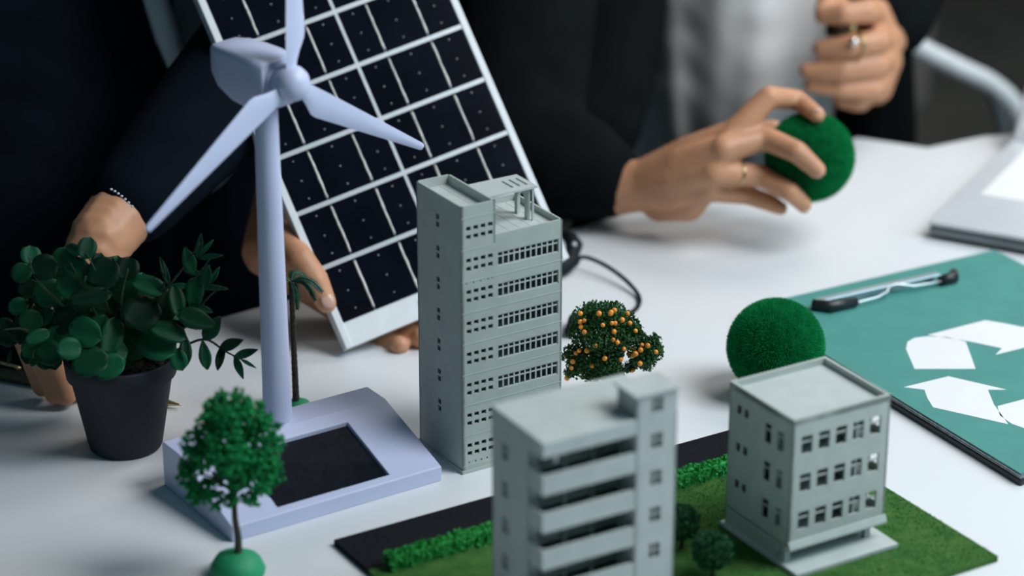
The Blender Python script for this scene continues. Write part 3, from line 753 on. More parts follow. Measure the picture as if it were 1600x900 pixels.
# ------------------------------------------------------------------ potted plant
def potted_plant():
    c = pz(197, 696)
    r = thing('potted_plant', 'leafy green plant in a dark navy pot on the left of the turbine base', 'plant', c)
    b = NB(); lathe(b, [(0.0215, 0), (0.0243, 0.001), (0.0252, 0.003), (0.0345, 0.0540), (0.0350, 0.0545), (0.0372, 0.0550), (0.0386, 0.0680), (0.0380, 0.0690), (0.0362, 0.0690), (0.0352, 0.0640), (0.030, 0.0610), (0.002, 0.0610)], 56); obj('pot', b, M_POT, r, True)
    b = NB(); lathe(b, [(0.0352, 0.060), (0.0352, 0.0625), (0.02, 0.0645), (0.001, 0.0655)], 28); obj('soil', b, M_SOIL, r, True)
    b = NB()
    for i in range(260):
        a, q = random.uniform(0, 6.28), .033*math.sqrt(random.random()); s_ = random.uniform(.0006, .0020)
        ball(b, (q*math.cos(a), q*math.sin(a), .0645), (s_, s_*.8, s_*.7), 1)
    stuff(obj('soil_crumb', b, M_SOIL, r))
    def leaf_mesh(name, shape, n=7, cup=.18):
        b = NB(); rows = []
        for i in range(n+1):
            t = i/n; hw = shape(t)
            x = t
            rows.append([(x, -hw, cup*hw*1.0 - .12*(t-.4)**2), (x, -hw*.5, cup*hw*.25 - .12*(t-.4)**2), (x, 0, -.02 - .12*(t-.4)**2), (x, hw*.5, cup*hw*.25 - .12*(t-.4)**2), (x, hw, cup*hw - .12*(t-.4)**2)])
        up = [[b.verts.new(p) for p in rw] for rw in rows]
        for i in range(n):
            for j in range(4): b.faces.new((up[i][j], up[i+1][j], up[i+1][j+1], up[i][j+1]))
        bmesh.ops.remove_doubles(b, verts=b.verts, dist=1e-4)
        o = obj(name, b, M_LEAF, r, True)
        s = o.modifiers.new('thick', 'SOLIDIFY'); s.thickness = .03
        return o
    rnd = leaf_mesh('leaf', lambda t: .47*math.sqrt(max(0, 1-(2*t-1)**2))+.004)
    pnt = leaf_mesh('leaf', lambda t: .27*math.sin(math.pi*min(1, t*.97+.015))**.8*(1.15-.5*t)+.003)
    # leaves read off the photograph: px centre, semi-axes, angle of the long axis, depth offset (crop units / 2.8125)
    K = 2.8125
    A = [(135, 333, 38, 38, 90, 0), (95, 412, 42, 40, 60, .01), (195, 388, 52, 50, 10, -.01), (280, 350, 46, 44, 70, .005), (335, 388, 54, 40, -20, -.012), (382, 302, 36, 46, 70, -.01), (430, 365, 28, 40, 70, .0), (455, 412, 60, 66, 60, -.015), (505, 390, 40, 55, 80, .0), (558, 392, 46, 48, 80, -.006), (312, 462, 58, 52, 30, -.012), (395, 520, 84, 36, 10, -.022), (212, 500, 60, 58, 20, -.004), (125, 482, 44, 36, 20, .012), (545, 480, 62, 52, 30, -.004), (655, 470, 68, 38, -15, -.012), (622, 585, 76, 72, 50, -.02), (728, 560, 46, 76, 85, -.014), (775, 535, 32, 60, 100, -.022), (855, 492, 36, 58, 80, -.014), (740, 672, 74, 38, -15, -.028), (690, 720, 84, 66, -30, -.026), (785, 795, 34, 42, 110, -.034), (100, 655, 42, 62, 80, -.004), (135, 625, 48, 44, 40, -.014), (190, 602, 42, 38, 30, -.01), (22, 655, 48, 40, -40, .006), (30, 695, 44, 34, -30, .0), (165, 692, 50, 26, 25, -.03), (292, 622, 60, 52, 20, -.018), (372, 672, 72, 56, -20, -.028), (430, 655, 42, 58, 70, -.022), (490, 690, 44, 78, 75, -.026), (215, 762, 56, 48, -30, -.03), (305, 745, 48, 42, 10, -.038), (395, 805, 74, 62, 20, -.04), (480, 825, 64, 48, 25, -.038), (322, 312, 34, 24, -30, .004), (140, 740, 44, 38, 50, -.012), (420, 470, 52, 38, 20, .0), (560, 565, 56, 60, 60, -.004), (245, 420, 36, 40, 40, .008), (340, 560, 60, 44, 0, -.008), (460, 560, 62, 50, 10, -.006), (80, 560, 40, 36, 20, .012), (255, 700, 60, 48, 20, -.02), (560, 650, 66, 60, 40, -.012), (590, 740, 60, 54, 20, -.016), (640, 660, 60, 60, 40, -.012), (500, 760, 56, 46, 10, -.03)]
    Bp = [(830, 355, 28, 50, 110, -.012), (875, 292, 16, 46, 80, -.012), (905, 302, 10, 42, 50, -.006), (925, 340, 46, 13, 5, -.014), (905, 430, 26, 46, 80, -.012), (940, 476, 54, 13, -5, -.012), (722, 402, 16, 58, 110, -.01), (862, 615, 78, 44, -20, -.026), (900, 572, 34, 15, -20, -.022), (932, 655, 34, 54, 55, -.022), (815, 745, 26, 62, 95, -.03), (900, 772, 26, 56, 100, -.03), (970, 775, 19, 56, 80, -.028), (1015, 725, 48, 25, 20, -.028), (1080, 765, 48, 19, 20, -.028), (1050, 828, 17, 46, -70, -.028), (1092, 810, 34, 8, -30, -.03), (848, 408, 40, 14, -15, -.004), (790, 470, 44, 14, 5, -.014), (945, 420, 12, 34, 60, -.004), (42, 780, 10, 30, 80, -.01), (150, 790, 20, 30, 70, -.012), (860, 530, 26, 44, 60, -.008)]
    first = {id(rnd): True, id(pnt): True}
    cr, cu, cb = Vector((1, 0, 0)), Vector((0, _s, _c)), Vector((0, -_c, _s))
    def put(proto, px, py, sx, sy, ang, dy, tilt=.35):
        p = py_(px, py, c.y + dy) - c
        k = p_scale
        l, wd = (max(sx, sy)*2.3/k, min(sx, sy)*2.3/k)
        if sy > sx and abs(((ang) % 180)-90) > 60: ang += 90
        a = math.radians(ang)
        X = cr*math.cos(a) + cu*math.sin(a)
        Z = (cb + cr*random.uniform(-tilt, tilt) + cu*random.uniform(-.1, tilt*1.4)).normalized()
        X = (X - Z*X.dot(Z)).normalized(); Y = Z.cross(X)
        R = Matrix((X, Y, Z)).transposed()
        wf = .94 if proto is rnd else .56
        sc = (l, wd/wf, l)
        loc_ = p - X*l*.5
        if first[id(proto)]:
            first[id(proto)] = False; o = proto; o.location = loc_; o.rotation_mode = 'QUATERNION'; o.rotation_quaternion = R.to_quaternion(); o.scale = sc
        else: copy_obj(proto, r, loc_, R.to_quaternion(), sc)
        return p
    p_scale = 2281
    heads = []
    for x, y, rx, ry, an, dy in A: heads.append(put(rnd, x/K, 280+y/K, rx/K, ry/K, an, dy))
    for x, y, rx, ry, an, dy in Bp: heads.append(put(pnt, x/K, 280+y/K, rx/K, ry/K, an, dy, .2))
    for i in range(110):      # leaves deeper in the bush
        x, y = random.uniform(110, 760), random.uniform(430, 800)
        if ((x-420)/370)**2 + ((y-640)/230)**2 > 1: continue
        put(rnd, x/K, 280+y/K, random.uniform(34, 60)/K, random.uniform(30, 56)/K, random.uniform(0, 180), random.uniform(-.005, .035), .9)
    st = [[(170, 565), (120, 500), (60, 440), (45, 402)], [(180, 560), (140, 470), (110, 410)], [(185, 560), (160, 450), (135, 395)], [(195, 560), (190, 470), (200, 420)], [(210, 560), (240, 480), (285, 420), (312, 380)], [(220, 560), (265, 470), (300, 440), (330, 402)], [(225, 565), (280, 520), (320, 470), (345, 448)], [(160, 570), (90, 540), (40, 515), (5, 515)], [(235, 565), (270, 550), (318, 530), (352, 549), (378, 562)], [(200, 565), (230, 490), (258, 440), (255, 410)], [(175, 575), (120, 560), (60, 545), (50, 560)]]
    for k, S in enumerate(st):
        b = NB(); pts = [py_(x, y, c.y + (.0 if i == 0 else -.006-.022*i/len(S)*(1 if y > 440 else .5))) - c for i, (x, y) in enumerate(S)]
        P = spline(pts, 5); tube(b, P, [.0013-.0008*i/(len(P)-1) for i in range(len(P))], 6); obj('stem', b, M_STEM, r, True)
potted_plant()

# ------------------------------------------------------------------ pen
def pen():
    a, t = pz(-25, 578, .0055), pz(283, 633, .0035)
    r = thing('pen', 'dark bronze and brass pen lying on the table behind the plant pot', 'pen', (a.x, a.y, T))
    a -= r.location; t -= r.location
    def seg(f0, f1, r0, r1, nm, m):
        b = NB(); n = 6; tube(b, [a.lerp(t, f0+(f1-f0)*i/n) for i in range(n+1)], [r0+(r1-r0)*i/n for i in range(n+1)], 16); obj(nm, b, m, r, True)
    seg(0, .40, .0055, .0055, 'cap', M_BRONZE); seg(.40, .435, .0059, .0059, 'ring_band', M_GOLD); seg(.435, .46, .0052, .0052, 'barrel_joint', M_BLACK)
    seg(.46, .86, .0052, .0048, 'barrel', M_BRONZE); seg(.86, .93, .0044, .0034, 'grip', M_GOLD); seg(.93, 1.0, .0024, .0005, 'nib', M_GOLD)
    b = NB(); d = (t-a).normalized(); up = Vector((0, 0, 1))
    tube(b, [a+up*.007, a.lerp(t, .06)+up*.0085, a.lerp(t, .16)+up*.0075, a.lerp(t, .19)+up*.006], [.0014, .0014, .0013, .0018], 8); obj('clip', b, M_GOLD, r, True)
pen()

# ------------------------------------------------------------------ cable of the panel
def cable():
    r = thing('cable', 'black cable looping across the table from behind the tall tower to the orange tree', 'cable', pz(990, 470))
    o = r.location.copy()
    Z = .0022
    P = spline([pz(870, 424, .004), pz(898, 408, .010), pz(915, 402, .012), pz(948, 416, .010), pz(980, 440, .006), pz(999, 465, Z), pz(992, 484, Z), pz(960, 496, Z), pz(925, 500, Z), pz(897, 512, Z)], 8)
    b = NB(); tube(b, [p-o for p in P], .0017, 10); obj('wire', b, M_CABLE, r, True)
    b = NB(); q = [pz(862, 428, .005), pz(880, 416, .008), pz(896, 405, .010), pz(905, 402, .011)]
    tube(b, [p-o for p in q], [.006, .0075, .0065, .003], 12); obj('connector', b, M_CABLE, r, True)
    b = NB(); q = [pz(884, 412, .007), pz(894, 397, .010), pz(897, 383, .012), pz(891, 372, .014), pz(880, 366, .015)]
    tube(b, [p-o for p in q], [.005, .0058, .0072, .006, .004], 12); obj('strain_relief', b, M_CABLE, r, True)
    b = NB(); c = pz(897, 382, .017)-o; ball(b, c, .0022, 2); obj('rivet', b, M_STEEL, r, True)
    b = NB(); q = [pz(890, 520, .005), pz(898, 500, .006), pz(925, 494, .005), pz(945, 492, .003)]
    tube(b, [p-o for p in q], [.004, .0055, .0050, .002], 12); obj('plug', b, M_CABLE, r, True)
cable()

# ------------------------------------------------------------------ laptop
def laptop():
    O = pz(1452, 345, .016); O.z = T
    ex = Vector((0.0845, -0.044, 0)).normalized(); 
    yaw = math.atan2(ex.y, ex.x)
    r = thing('laptop', 'open silver laptop at the right end of the table', 'laptop', O, yaw)
    W, D = 0.32, 0.225
    b = NB(); box(b, 0, W, 0, D, 0.003, 0.0125); obj('base', b, M_LAPEDGE, r, bev=.003)
    b = NB(); box(b, -0.0005, W+.0005, -0.0005, D+.0005, 0.0125, 0.0160); obj('palm_rest', b, M_LAPTOP, r, bev=.001)
    b = NB(); box(b, 0.018, W-0.018, 0.078, D-0.016, 0.0155, 0.0168); obj('keyboard', b, M_LAPKEY, r, bev=.0005)
    b = NB(); box(b, 0.115, 0.205, 0.012, 0.068, 0.0155, 0.0163); obj('touchpad', b, M_LAPTOP, r)
    M = Matrix.Translation((0, D+.002, .012)) @ Matrix.Rotation(math.radians(-38), 4, 'X')
    b = NB(); box(b, 0, W, -0.006, 0.0, 0, .205, M); obj('lid', b, M_LAPTOP, r, bev=.003)
    b = NB(); box(b, .008, W-.008, -0.0068, -0.0058, .012, .197, M); obj('screen', b, M_LAPKEY, r)
    b = NB(); tube(b, [(.03, D+.001, .012), (W-.03, D+.001, .012)], .005, 10); obj('hinge', b, M_LAPEDGE, r, True)
    for x, y in ((.02, .02), (W-.02, .02), (.02, D-.02), (W-.02, D-.02)):
        b = NB(); lathe(b, [(.006, 0), (.006, .003)], 12, x, y); obj('rubber_foot', b, M_BLACK, r)
laptop()

# ------------------------------------------------------------------ people
def head_parts(root, c, face_dir, hair_long=False):
    """face, ears and hair of a head centred at c looking along face_dir; returns body chains"""
    f = Vector(face_dir).normalized(); s_ = f.cross(Vector((0, 0, 1))).normalized(); u = s_.cross(f)
    ch = [[(c, (.075, .075, .085)), (c + f*.02 - u*.05, (.062, .062, .06))], [(c + f*.072 - u*.01, .014), (c + f*.092 - u*.032, .014)], [(c+f*.075-u*.062-s_*.018, .009), (c+f*.082-u*.062, .010), (c+f*.075-u*.062+s_*.018, .009)], [(c + f*.055 - u*.095, .03)],
          [(c+s_*.078-u*.01, (.012, .02, .03))], [(c-s_*.078-u*.01, (.012, .02, .03))], [(c+f*.07+u*.022-s_*.03, .012), (c+f*.07+u*.022+s_*.03, .012)]]
    for sg in (-1, 1):
        e = c + f*.0660 + s_*sg*.029 + u*.002
        b = NB(); ball(b, e, .0125, 3); obj('eye', b, M_EYE, root, True)
        b = NB(); ball(b, e + f*.009, .006, 2); obj('iris', b, M_IRIS, root, True)
    hair = [[(c - f*.012 + u*.035, (.084, .084, .072))], [(c - f*.05 - u*.02, (.07, .07, .07))]]
    return ch, hair

def right_person():
    O = Vector((0.23, 2.42, 0))
    r = thing('person', 'person in a white shirt and black jacket holding a green moss ball', 'person', O)
    L = lambda p: Vector(p) - O
    # --- right hand round the ball (pixels of the photograph, depth by touch)
    K = 3.2
    cpt = lambda x, y, d: py_(900+x/K, 100+y/K, d)
    def onb(x, y, extra):
        d = ray(900+x/K, 100+y/K); o = Vector((0, 0, T+CAMH)); oc = o-BC; R = BR+extra
        A, B_, C_ = d.dot(d), 2*oc.dot(d), oc.dot(oc)-R*R; disc = B_*B_-4*A*C_
        t = (-B_-math.sqrt(disc))/(2*A) if disc > 0 else -B_/(2*A)
        return o + d*t
    wr = cpt(330, 605, 1.985)
    mcp = [cpt(800, 335, 1.955), cpt(740, 425, 1.940), cpt(690, 535, 1.938), cpt(650, 625, 1.946)]
    idx = [(mcp[0], .0105), (cpt(965, 165, 1.962), .0088), (onb(1105, 178, .007), .0078), (onb(1205, 255, .005), .0064)]
    mid = [(mcp[1], .0108), (onb(945, 370, .008), .0094), (onb(1105, 440, .008), .0085), (onb(1205, 530, .0055), .0068)]
    rng = [(mcp[2], .0105), (onb(920, 560, .008), .0088), (onb(1070, 640, .007), .0078), (onb(1140, 705, .005), .0062)]
    lit = [(mcp[3], .0098), (onb(860, 655, .008), .0078), (onb(970, 695, .008), .0070), (cpt(1025, 722, 1.952), .0056)]
    thumb = [(cpt(560, 520, 1.985), .016), (cpt(760, 390, 2.0), .0125), (cpt(880, 345, 2.012), .0100), (cpt(985, 330, 2.012), .0090)]
    idx, mid, rng, lit = [[(p, q_*1.10) for p, q_ in f] for f in (idx, mid, rng, lit)]
    hand = [idx, mid, rng, lit, thumb]
    ctr = cpt(520, 560, 1.972)
    for k, m in enumerate(mcp): hand.append([(wr, (.021)), (wr.lerp(m, .5), .0185 if k < 3 else .019), (m, .0108)])
    for a, b_ in ((0, 1), (1, 2), (2, 3)): hand.append([(mcp[a], .0095), (mcp[b_], .0095)])
    hand.append([(cpt(420, 690, 1.985), .017), (cpt(560, 700, 1.965), .015), (mcp[3], .010)])
    elbow = py_(800, 225, 2.07)
    fore_r = [(wr, .0225), (cpt(200, 620, 1.995), .024), (elbow, .036)]
    hand.append(fore_r)
    hand_r = blob([[(L(p), rr) for p, rr in c] for c in hand], .0020, 5)
    # --- left hand closed in a fist
    K2 = 3.462
    fp = lambda x, y, d: py_(1180+x/K2, y/K2, d)
    d0 = 2.20
    F = [[(fp(640, 75, d0+.03), .0125), (fp(600, 62, d0-.002), .0115), (fp(480, 75, d0-.01), .0105), (fp(372, 82, d0-.002), .0090)],
         [(fp(690, 205, d0+.03), .0120), (fp(665, 220, d0-.002), .0112), (fp(520, 245, d0-.012), .0104), (fp(360, 262, d0-.004), .0088)],
         [(fp(700, 320, d0+.03), .0118), (fp(665, 350, d0-.001), .0110), (fp(480, 375, d0-.010), .0100), (fp(280, 380, d0-.002), .0078)],
         [(fp(680, 430, d0+.03), .0112), (fp(640, 475, d0+.002), .0105), (fp(470, 478, d0-.004), .0092), (fp(300, 462, d0+.002), .0072)]]
    palm = [[(fp(640, 75, d0+.03), .016), (fp(690, 205, d0+.035), .017), (fp(700, 330, d0+.035), .017), (fp(650, 470, d0+.03), .017)],
            [(fp(520, 140, d0+.035), .017), (fp(540, 300, d0+.04), .019), (fp(540, 460, d0+.035), .019)],
            [(fp(560, 520, d0+.02), .0150), (fp(480, 520, d0+.022), .012)],
            [(fp(450, 40, d0+.03), .012), (fp(390, 20, d0+.015), .0105), (fp(370, 60, d0+.008), .009)]]
    el2 = py_(1440, -150, 2.40)
    wr2 = fp(740, 130, d0+.075)
    arm2 = [(fp(660, 250, d0+.045), .022), (wr2, .024), (el2, .036)]
    hand_l = blob([[(L(p), rr) for p, rr in c] for c in F+palm+[arm2]], .0020, 4)
    # --- rest of the body, seated, leaning to the table
    hip = Vector((0.24, 2.62, 0.50)); chest = Vector((0.225, 2.42, T+.30)); neck = Vector((0.22, 2.39, T+.46)); hd = Vector((0.215, 2.35, T+.575))
    shR = Vector((0.055, 2.40, T+.37)); shL = Vector((0.385, 2.44, T+.37))
    hc, hair = head_parts(r, L(hd), (-.25, -.9, -.35))
    body = [[(L(hip), (.10, .07, .08)), (L(hip.lerp(chest, .5)), (.09, .06, .10)), (L(chest), (.085, .055, .09))], [(L(chest), .055), (L(neck), .05), (L(hd), .05)],
            [(L(shR), .055), (L(elbow), .036)], [(L(shL), .055), (L(el2), .036)]]
    kn = [Vector((0.12, 2.26, .50)), Vector((0.36, 2.32, .50))]; ft = [Vector((0.11, 2.30, .07)), Vector((0.37, 2.38, .07))]
    for s_, k, f in zip((-.09, .09), kn, ft): body.append([(L(hip + Vector((s_, 0, -.02))), .08), (L(k), .055), (L(f), .038), (L(f + Vector((-.02, -.11, -.025))), .033)])
    body_m = blob(body+hc, .009, 4)
    obj('body', join_meshes([body_m, hand_r, hand_l]), M_SKIN, r, True)
    obj('hair', blob(hair, .009, 4), M_HAIR, r)
    # nails
    for ch in (idx, mid, rng):
        tip, prev = ch[3][0], ch[2][0]; d = (tip-prev).normalized(); b = NB()
        n = (tip-BC).normalized(); n = (n - d*n.dot(d)).normalized(); s_ = d.cross(n)
        vs = ball(b, (0, 0, 0), 1, 2)
        for v in vs: v.co = L(tip) + n*(.0052+.0008*v.co.z) + d*(v.co.x*.0050) + s_*(v.co.y*.0042)
        obj('nail', b, M_NAIL, r, True)
    # clothes
    shirt = [[(L(hip + Vector((0, -.02, .05))), (.125, .115, .10)), (L(Vector((0.235, 2.45, T+.00))), (.115, .110, .12)), (L(Vector((0.23, 2.43, T+.14))), (.115, .110, .12)), (L(chest + Vector((0, 0, -.02))), (.13, .10, .12)), (L(chest + Vector((0, 0, .08))), (.125, .09, .07)), (L(neck + Vector((0, .01, -.03))), (.064, .062, .03))]]
    sm_ = blob(shirt, .008, 8)
    for v in sm_.vertices:      # soft folds running down the front
        a = math.atan2(v.co.x, -(v.co.y-.03)); v.co.y -= .0045*math.sin(a*7+v.co.z*3) + .002*math.sin(a*15-v.co.z*7)
    obj('shirt', sm_, M_SHIRT, r)
    cuff = cpt(205, 600, 1.995)
    jk = [[(L(shR), (.085, .085, .075)), (L(elbow.lerp(shR, .5) + Vector((-.01, -.02, 0))), (.07, .07, .08)), (L(elbow), (.062, .062, .058)), (L(elbow.lerp(cuff, .55)), (.052, .052, .048)), (L(cuff.lerp(elbow, .10)), (.036, .036, .034))],
          [(L(py_(940, -120, 2.34)), (.07, .06, .09)), (L(py_(950, 60, 2.26)), (.055, .05, .08)), (L(py_(915, 190, 2.20)), (.055, .05, .05))],
          [(L(py_(840, -150, 2.42)), (.08, .07, .1)), (L(py_(800, 60, 2.34)), (.075, .08, .1)), (L(py_(790, 260, 2.26)), (.075, .08, .09))],
          [(L(shL), (.085, .085, .075)), (L(shL.lerp(el2, .5)), (.07, .07, .08)), (L(el2), (.058, .058, .055)), (L(wr2.lerp(el2, .04)), (.038, .038, .038))],
          [(L(shL + Vector((-.05, .0, -.03))), (.06, .07, .09)), (L(py_(1365, -120, 2.42)), (.05, .06, .09)), (L(py_(1355, 60, 2.40)), (.045, .06, .09)), (L(py_(1355, 210, 2.42)), (.05, .07, .10))],
          [(L(chest + Vector((0, .07, .06))), (.15, .06, .10)), (L(hip + Vector((0, .06, .12))), (.15, .09, .12))]]
    obj('jacket', blob(jk, .007, 8), M_BLKSUIT, r)
    tr = [[(L(hip + Vector((s_, 0, -.02))), .10), (L(k), .075), (L(f + Vector((0, 0, .04))), .055)] for s_, k, f in zip((-.09, .09), kn, ft)]
    obj('trousers', blob(tr, .010, 6), M_BLKSUIT, r)
    for f in ft:
        b = NB(); vs = ball(b, L(f + Vector((-.01, -.05, -.03))), (.048, .13, .042), 3); obj('shoe', b, M_BLACK, r, True)
    # rings
    def ring(c, d, rad, wd, nm='ring'):
        d = d.normalized(); a = d.orthogonal().normalized(); b2 = d.cross(a); b = NB()
        R = [[L(c) + (a*math.cos(t)+b2*math.sin(t))*(rad+.0009*math.cos(p)) + d*wd*math.sin(p) for p in [2*math.pi*i/6 for i in range(6)]] for t in [2*math.pi*j/24 for j in range(25)]]
        loft(b, R, False); bmesh.ops.remove_doubles(b, verts=b.verts, dist=1e-6); return obj(nm, b, M_GOLD, r, True)
    ring(rng[0][0].lerp(rng[1][0], .55), rng[1][0]-rng[0][0], .0102, .0016)
    rg = ring(F[1][1][0].lerp(F[1][2][0], .75), F[1][2][0]-F[1][1][0], .0116, .002)
    b = NB(); ball(b, L(fp(535, 225, d0-.024)), .0042, 2); obj('gemstone', b, M_CHROME, rg, True)
    rg2 = [c for c in [0]]
    # short dark pen held in the fist
    p = thing('pen', 'short dark pen gripped in the fist beside the white shirt', 'pen', fp(450, 150, d0+.002))
    o_ = p.location.copy(); b = NB(); tube(b, [fp(395, 160, d0+.004)-o_, fp(470, 155, d0-.002)-o_, fp(520, 150, d0-.004)-o_], [.0065, .0065, .0062], 14); obj('barrel', b, M_BRONZE, p, True)
    b = NB(); tube(b, [fp(520, 150, d0-.004)-o_, fp(545, 148, d0-.006)-o_], [.0068, .0050], 14); obj('tip', b, M_GOLD, p, True)
right_person()

def left_person():
    O = Vector((-0.30, 2.05, 0))
    r = thing('person', 'person in a dark navy suit leaning over the table and holding the solar panel', 'person', O)
    L = lambda p: Vector(p) - O
    q = py_
    # --- hand resting on the table behind the plant
    wr = q(150, 395, 1.715); kn = [q(50, 500, 1.684), q(66, 512, 1.674), q(84, 518, 1.670), q(102, 514, 1.672)]
    tips = [pz(66, 604, .010), pz(86, 616, .010), pz(104, 618, .010), pz(122, 608, .010)]
    H = []
    for k, (m, t) in enumerate(zip(kn, tips)):
        pip = m.lerp(t, .42) + Vector((-.004, -.008, .012)); dip = m.lerp(t, .75) + Vector((-.002, -.004, .008))
        H.append([(m, .0125), (pip, .0112), (dip, .0096), (t, .0078)])
        H.append([(wr, .021), (wr.lerp(m, .55), .0175), (m, .0115)])
    for a in range(3): H.append([(kn[a], .010), (kn[a+1], .010)])
    H.append([(wr.lerp(kn[3], .3), .016), (q(165, 470, 1.665), .0125), (q(165, 530, 1.655), .0105), (pz(160, 590, .010), .0085)])
    cuff = q(200, 322, 1.750); el = q(500, -20, 1.97)
    H.append([(wr, .0235), (q(160, 372, 1.722), .0245), (cuff, .0265), (cuff.lerp(el, .5), .032), (el, .036)])
    hand_a = blob([[(L(p), rr) for p, rr in c] for c in H], .0020, 5)
    # --- hand under and round the panel
    th = [(on_panel(446, 378, -.020), .0135), (on_panel(470, 408, .004), .0115), (on_panel(492, 437, .0085), .0105), (on_panel(510, 474, .0080), .0080)]
    w2 = on_panel(425, 390, -.055); G = [th]
    mc = [PP(.010+.018*k, .020-.004*k, -.050) for k in range(4)]
    G.append([(w2, .024), (th[0][0], .0145)])
    for k, m in enumerate(mc): G.append([(w2, .022), (w2.lerp(m, .5), .018), (m, .0115)])
    tipsB = [on_panel(590, 533, -.010), on_panel(606, 536, -.012), on_panel(634, 523, -.014), on_panel(652, 514, -.020)]
    tipsB = [PP(.034, -.030, -.004), PP(.052, -.031, -.002), PP(.071, -.031, -.002), PP(.088, -.029, -.006)]
    for m, t in zip(mc, tipsB):
        G.append([(m, .0112), (m.lerp(t, .55) + NN*-.012 + V*-.006, .0098), (t + NN*-.012, .0092), (t, .0078)])
    el2 = Vector((-0.13, 2.02, T+.22))
    G.append([(w2, .024), (w2.lerp(el2, .5), .030), (el2, .038)])
    hand_b = blob([[(L(p), rr) for p, rr in c] for c in G], .0020, 5)
    # --- the rest, standing and leaning forward
    hip = Vector((-0.36, 2.10, 0.72)); chest = Vector((-0.30, 2.06, T+.42)); neck = Vector((-0.27, 2.0, T+.60)); hd = Vector((-0.25, 1.94, T+.715))
    shR = Vector((-0.12, 2.04, T+.46)); shL = Vector((-0.50, 2.08, T+.46))
    hc, hair = head_parts(r, L(hd), (.2, -.75, -.6))
    body = [[(L(hip), (.10, .07, .09)), (L(hip.lerp(chest, .5)), (.09, .06, .10)), (L(chest), (.08, .05, .08))], [(L(chest), .05), (L(neck), .050), (L(hd), .05)],
            [(L(shR), .05), (L(el), .036)], [(L(shL), .05), (L(el2), .038)]]
    ft = [Vector((-0.46, 2.16, .07)), Vector((-0.26, 2.20, .07))]
    for s_, f in zip((-.09, .09), ft): body.append([(L(hip + Vector((s_, 0, -.04))), .085), (L((hip+f)/2 + Vector((s_*.5, 0, 0))), .058), (L(f), .038), (L(f + Vector((0, -.11, -.025))), .033)])
    obj('body', join_meshes([blob(body+hc, .009, 4), hand_a, hand_b]), M_SKIN, r, True)
    obj('hair', blob(hair, .009, 4), M_HAIR, r)
    b = NB(); t3, t2 = th[3][0], th[2][0]; d = (t3-t2).normalized(); s_ = d.cross(NN).normalized()
    vs = ball(b, (0, 0, 0), 1, 2)
    for v in vs: v.co = L(t3) - d*.001 + NN*(.0072+.0009*v.co.z) + d*(v.co.x*.0062) + s_*(v.co.y*.0052)
    obj('nail', b, M_NAIL, r, True)
    # clothes
    jk = [[(L(cuff.lerp(el, .03)), (.036, .036, .036)), (L(cuff.lerp(el, .3)), (.045, .045, .044)), (L(cuff.lerp(el, .7)), (.054, .054, .052)), (L(el), (.058, .058, .055)), (L(q(520, -120, 2.02)), .062), (L(shR), .075)],
          [(L(q(60, -200, 2.04)), (.12, .09, .12)), (L(q(40, 80, 1.98)), (.13, .10, .12)), (L(q(20, 330, 1.93)), (.13, .11, .12)), (L(q(20, 520, 1.95)), (.13, .11, .12))],
          [(L(q(150, 430, 2.02)), (.12, .10, .10)), (L(q(330, 400, 2.03)), (.12, .09, .10)), (L(q(330, 520, 2.06)), (.12, .09, .10))],
          [(L(q(-150, -220, 2.06)), (.09, .09, .09)), (L(q(-160, 150, 2.0)), (.08, .09, .09))],
          [(L(q(480, 330, 2.06)), (.07, .06, .09)), (L(q(575, 60, 2.09)), (.06, .05, .10)), (L(q(545, -140, 2.09)), (.06, .05, .10))],
          [(L(shL), .07), (L(el2 + Vector((0, 0, .02))), .06), (L(w2.lerp(el2, .45)), .042)],
          [(L(chest + Vector((0, .08, .08))), (.18, .08, .10)), (L(hip + Vector((0, .05, .10))), (.18, .10, .12))]]
    obj('jacket', blob(jk, .007, 8), M_NAVY, r)
    sh = [[(L(q(262, -120, 2.05)), (.055, .05, .08)), (L(q(270, 60, 2.01)), (.050, .05, .07)), (L(q(300, 200, 1.99)), (.045, .05, .06))],
          [(L(q(262, -120, 2.05)), (.07, .06, .08)), (L(chest), (.13, .10, .13)), (L(chest + Vector((0, 0, .10))), (.12, .085, .07)), (L(neck + Vector((0, .01, -.03))), (.066, .064, .03))]]
    so = obj('shirt', blob(sh, .006, 6), M_GSHIRT, r)
    b = NB(); tube(b, [L(q(222, -60, 1.955)), L(q(243, 0, 1.946)), L(q(262, 60, 1.940)), L(q(276, 105, 1.936)), L(q(286, 160, 1.934))], [.010, .010, .010, .007, .005], 8); obj('lit_fold', b, M_LITFOLD_STITCH, so, True)  # lit fold of the grey shirt, its light painted as a paler raised strip
    tr = [[(L(hip + Vector((s_, 0, -.02))), .11), (L((hip+f)/2 + Vector((s_*.5, 0, 0))), .08), (L(f + Vector((0, 0, .02))), .06)] for s_, f in zip((-.09, .09), ft)]
    obj('trousers', blob(tr, .010, 6), M_NAVY, r)
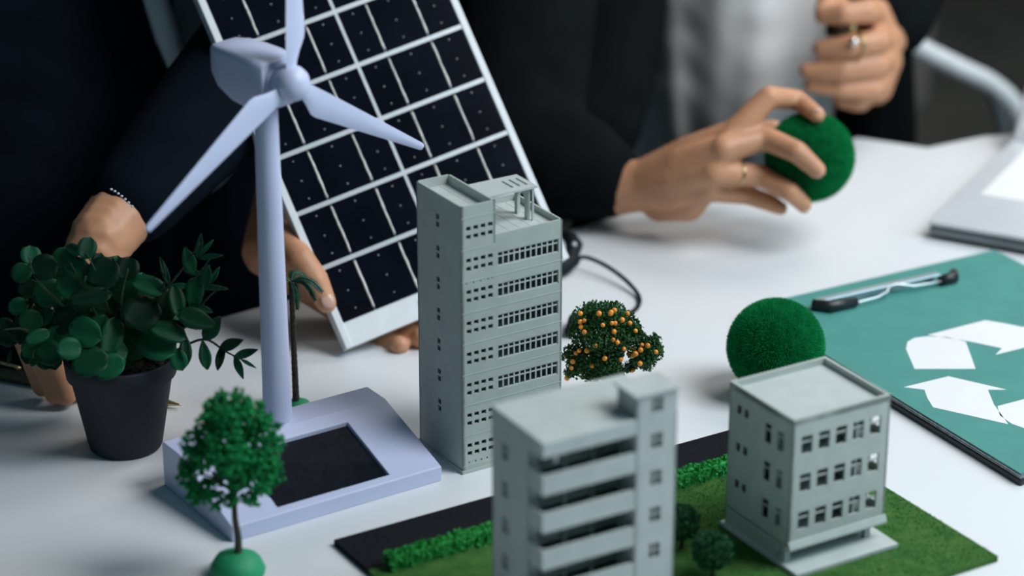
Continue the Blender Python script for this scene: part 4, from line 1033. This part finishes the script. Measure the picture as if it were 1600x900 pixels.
    for f in ft:
        b = NB(); ball(b, L(f + Vector((0, -.05, -.03))), (.048, .13, .042), 3); obj('shoe', b, M_BLACK, r, True)
    # pale stitched specks on the cuff
    for i in range(7):
        b = NB(); p = q(174+5.4*i, 296+2.6*i+1.2*i*i*.25, 1.706); ball(b, L(p), (.0012, .0007, .0009), 1); obj('stitch', b, M_LITFOLD_STITCH, r)
left_person()

# ------------------------------------------------------------------ chair behind the table's end
def chair():
    O = Vector((0.27, 2.72, 0))
    r = thing('office_chair', 'dark office chair with a curved silver armrest behind the laptop', 'chair', O)
    L = lambda p: Vector(p) - O
    b = NB(); box(b, -.25, .25, -.25, .24, .30, .37); obj('seat', b, M_CHAIR, r, bev=.03)
    b = NB(); box(b, -.24, .24, .25, .31, .50, 1.12); obj('backrest', b, M_CHAIR, r, bev=.03)
    P = spline([py_(1396, 52, 2.50), py_(1440, 78, 2.52), py_(1500, 108, 2.55), py_(1548, 132, 2.58), py_(1585, 168, 2.60), py_(1606, 230, 2.61), py_(1610, 330, 2.60)], 6)
    b = NB(); tube(b, [L(p) for p in P], [.0110]*len(P), 16); obj('armrest', b, M_ALU, r, True)
    P = spline([py_(1535, 125, 2.575), py_(1556, 160, 2.58), py_(1568, 210, 2.58), py_(1574, 300, 2.58)], 6)
    b = NB(); tube(b, [L(p) for p in P], [.0065]*len(P), 12); obj('armrest_strut', b, M_LAPEDGE, r, True)
    b = NB(); P = spline([Vector((.02, 2.45, .60)), Vector((.0, 2.60, .64)), Vector((.02, 2.80, .62)), Vector((.08, 2.84, .44))], 6); tube(b, [L(p) for p in P], .011, 12); obj('armrest', b, M_ALU, r, True)
    b = NB(); lathe(b, [(.03, .10), (.03, .30)], 16); obj('gas_column', b, M_STEEL, r, True)
    for k in range(5):
        a = 2*math.pi*k/5+.3; b = NB(); tube(b, [(0, 0, .11), (.28*math.cos(a), .28*math.sin(a), .075)], [.024, .016], 10); obj('leg', b, M_STEEL, r, True)
        b = NB(); ball(b, (.28*math.cos(a), .28*math.sin(a), .032), (.03, .03, .032), 2); obj('caster', b, M_BLACK, r, True)
chair()
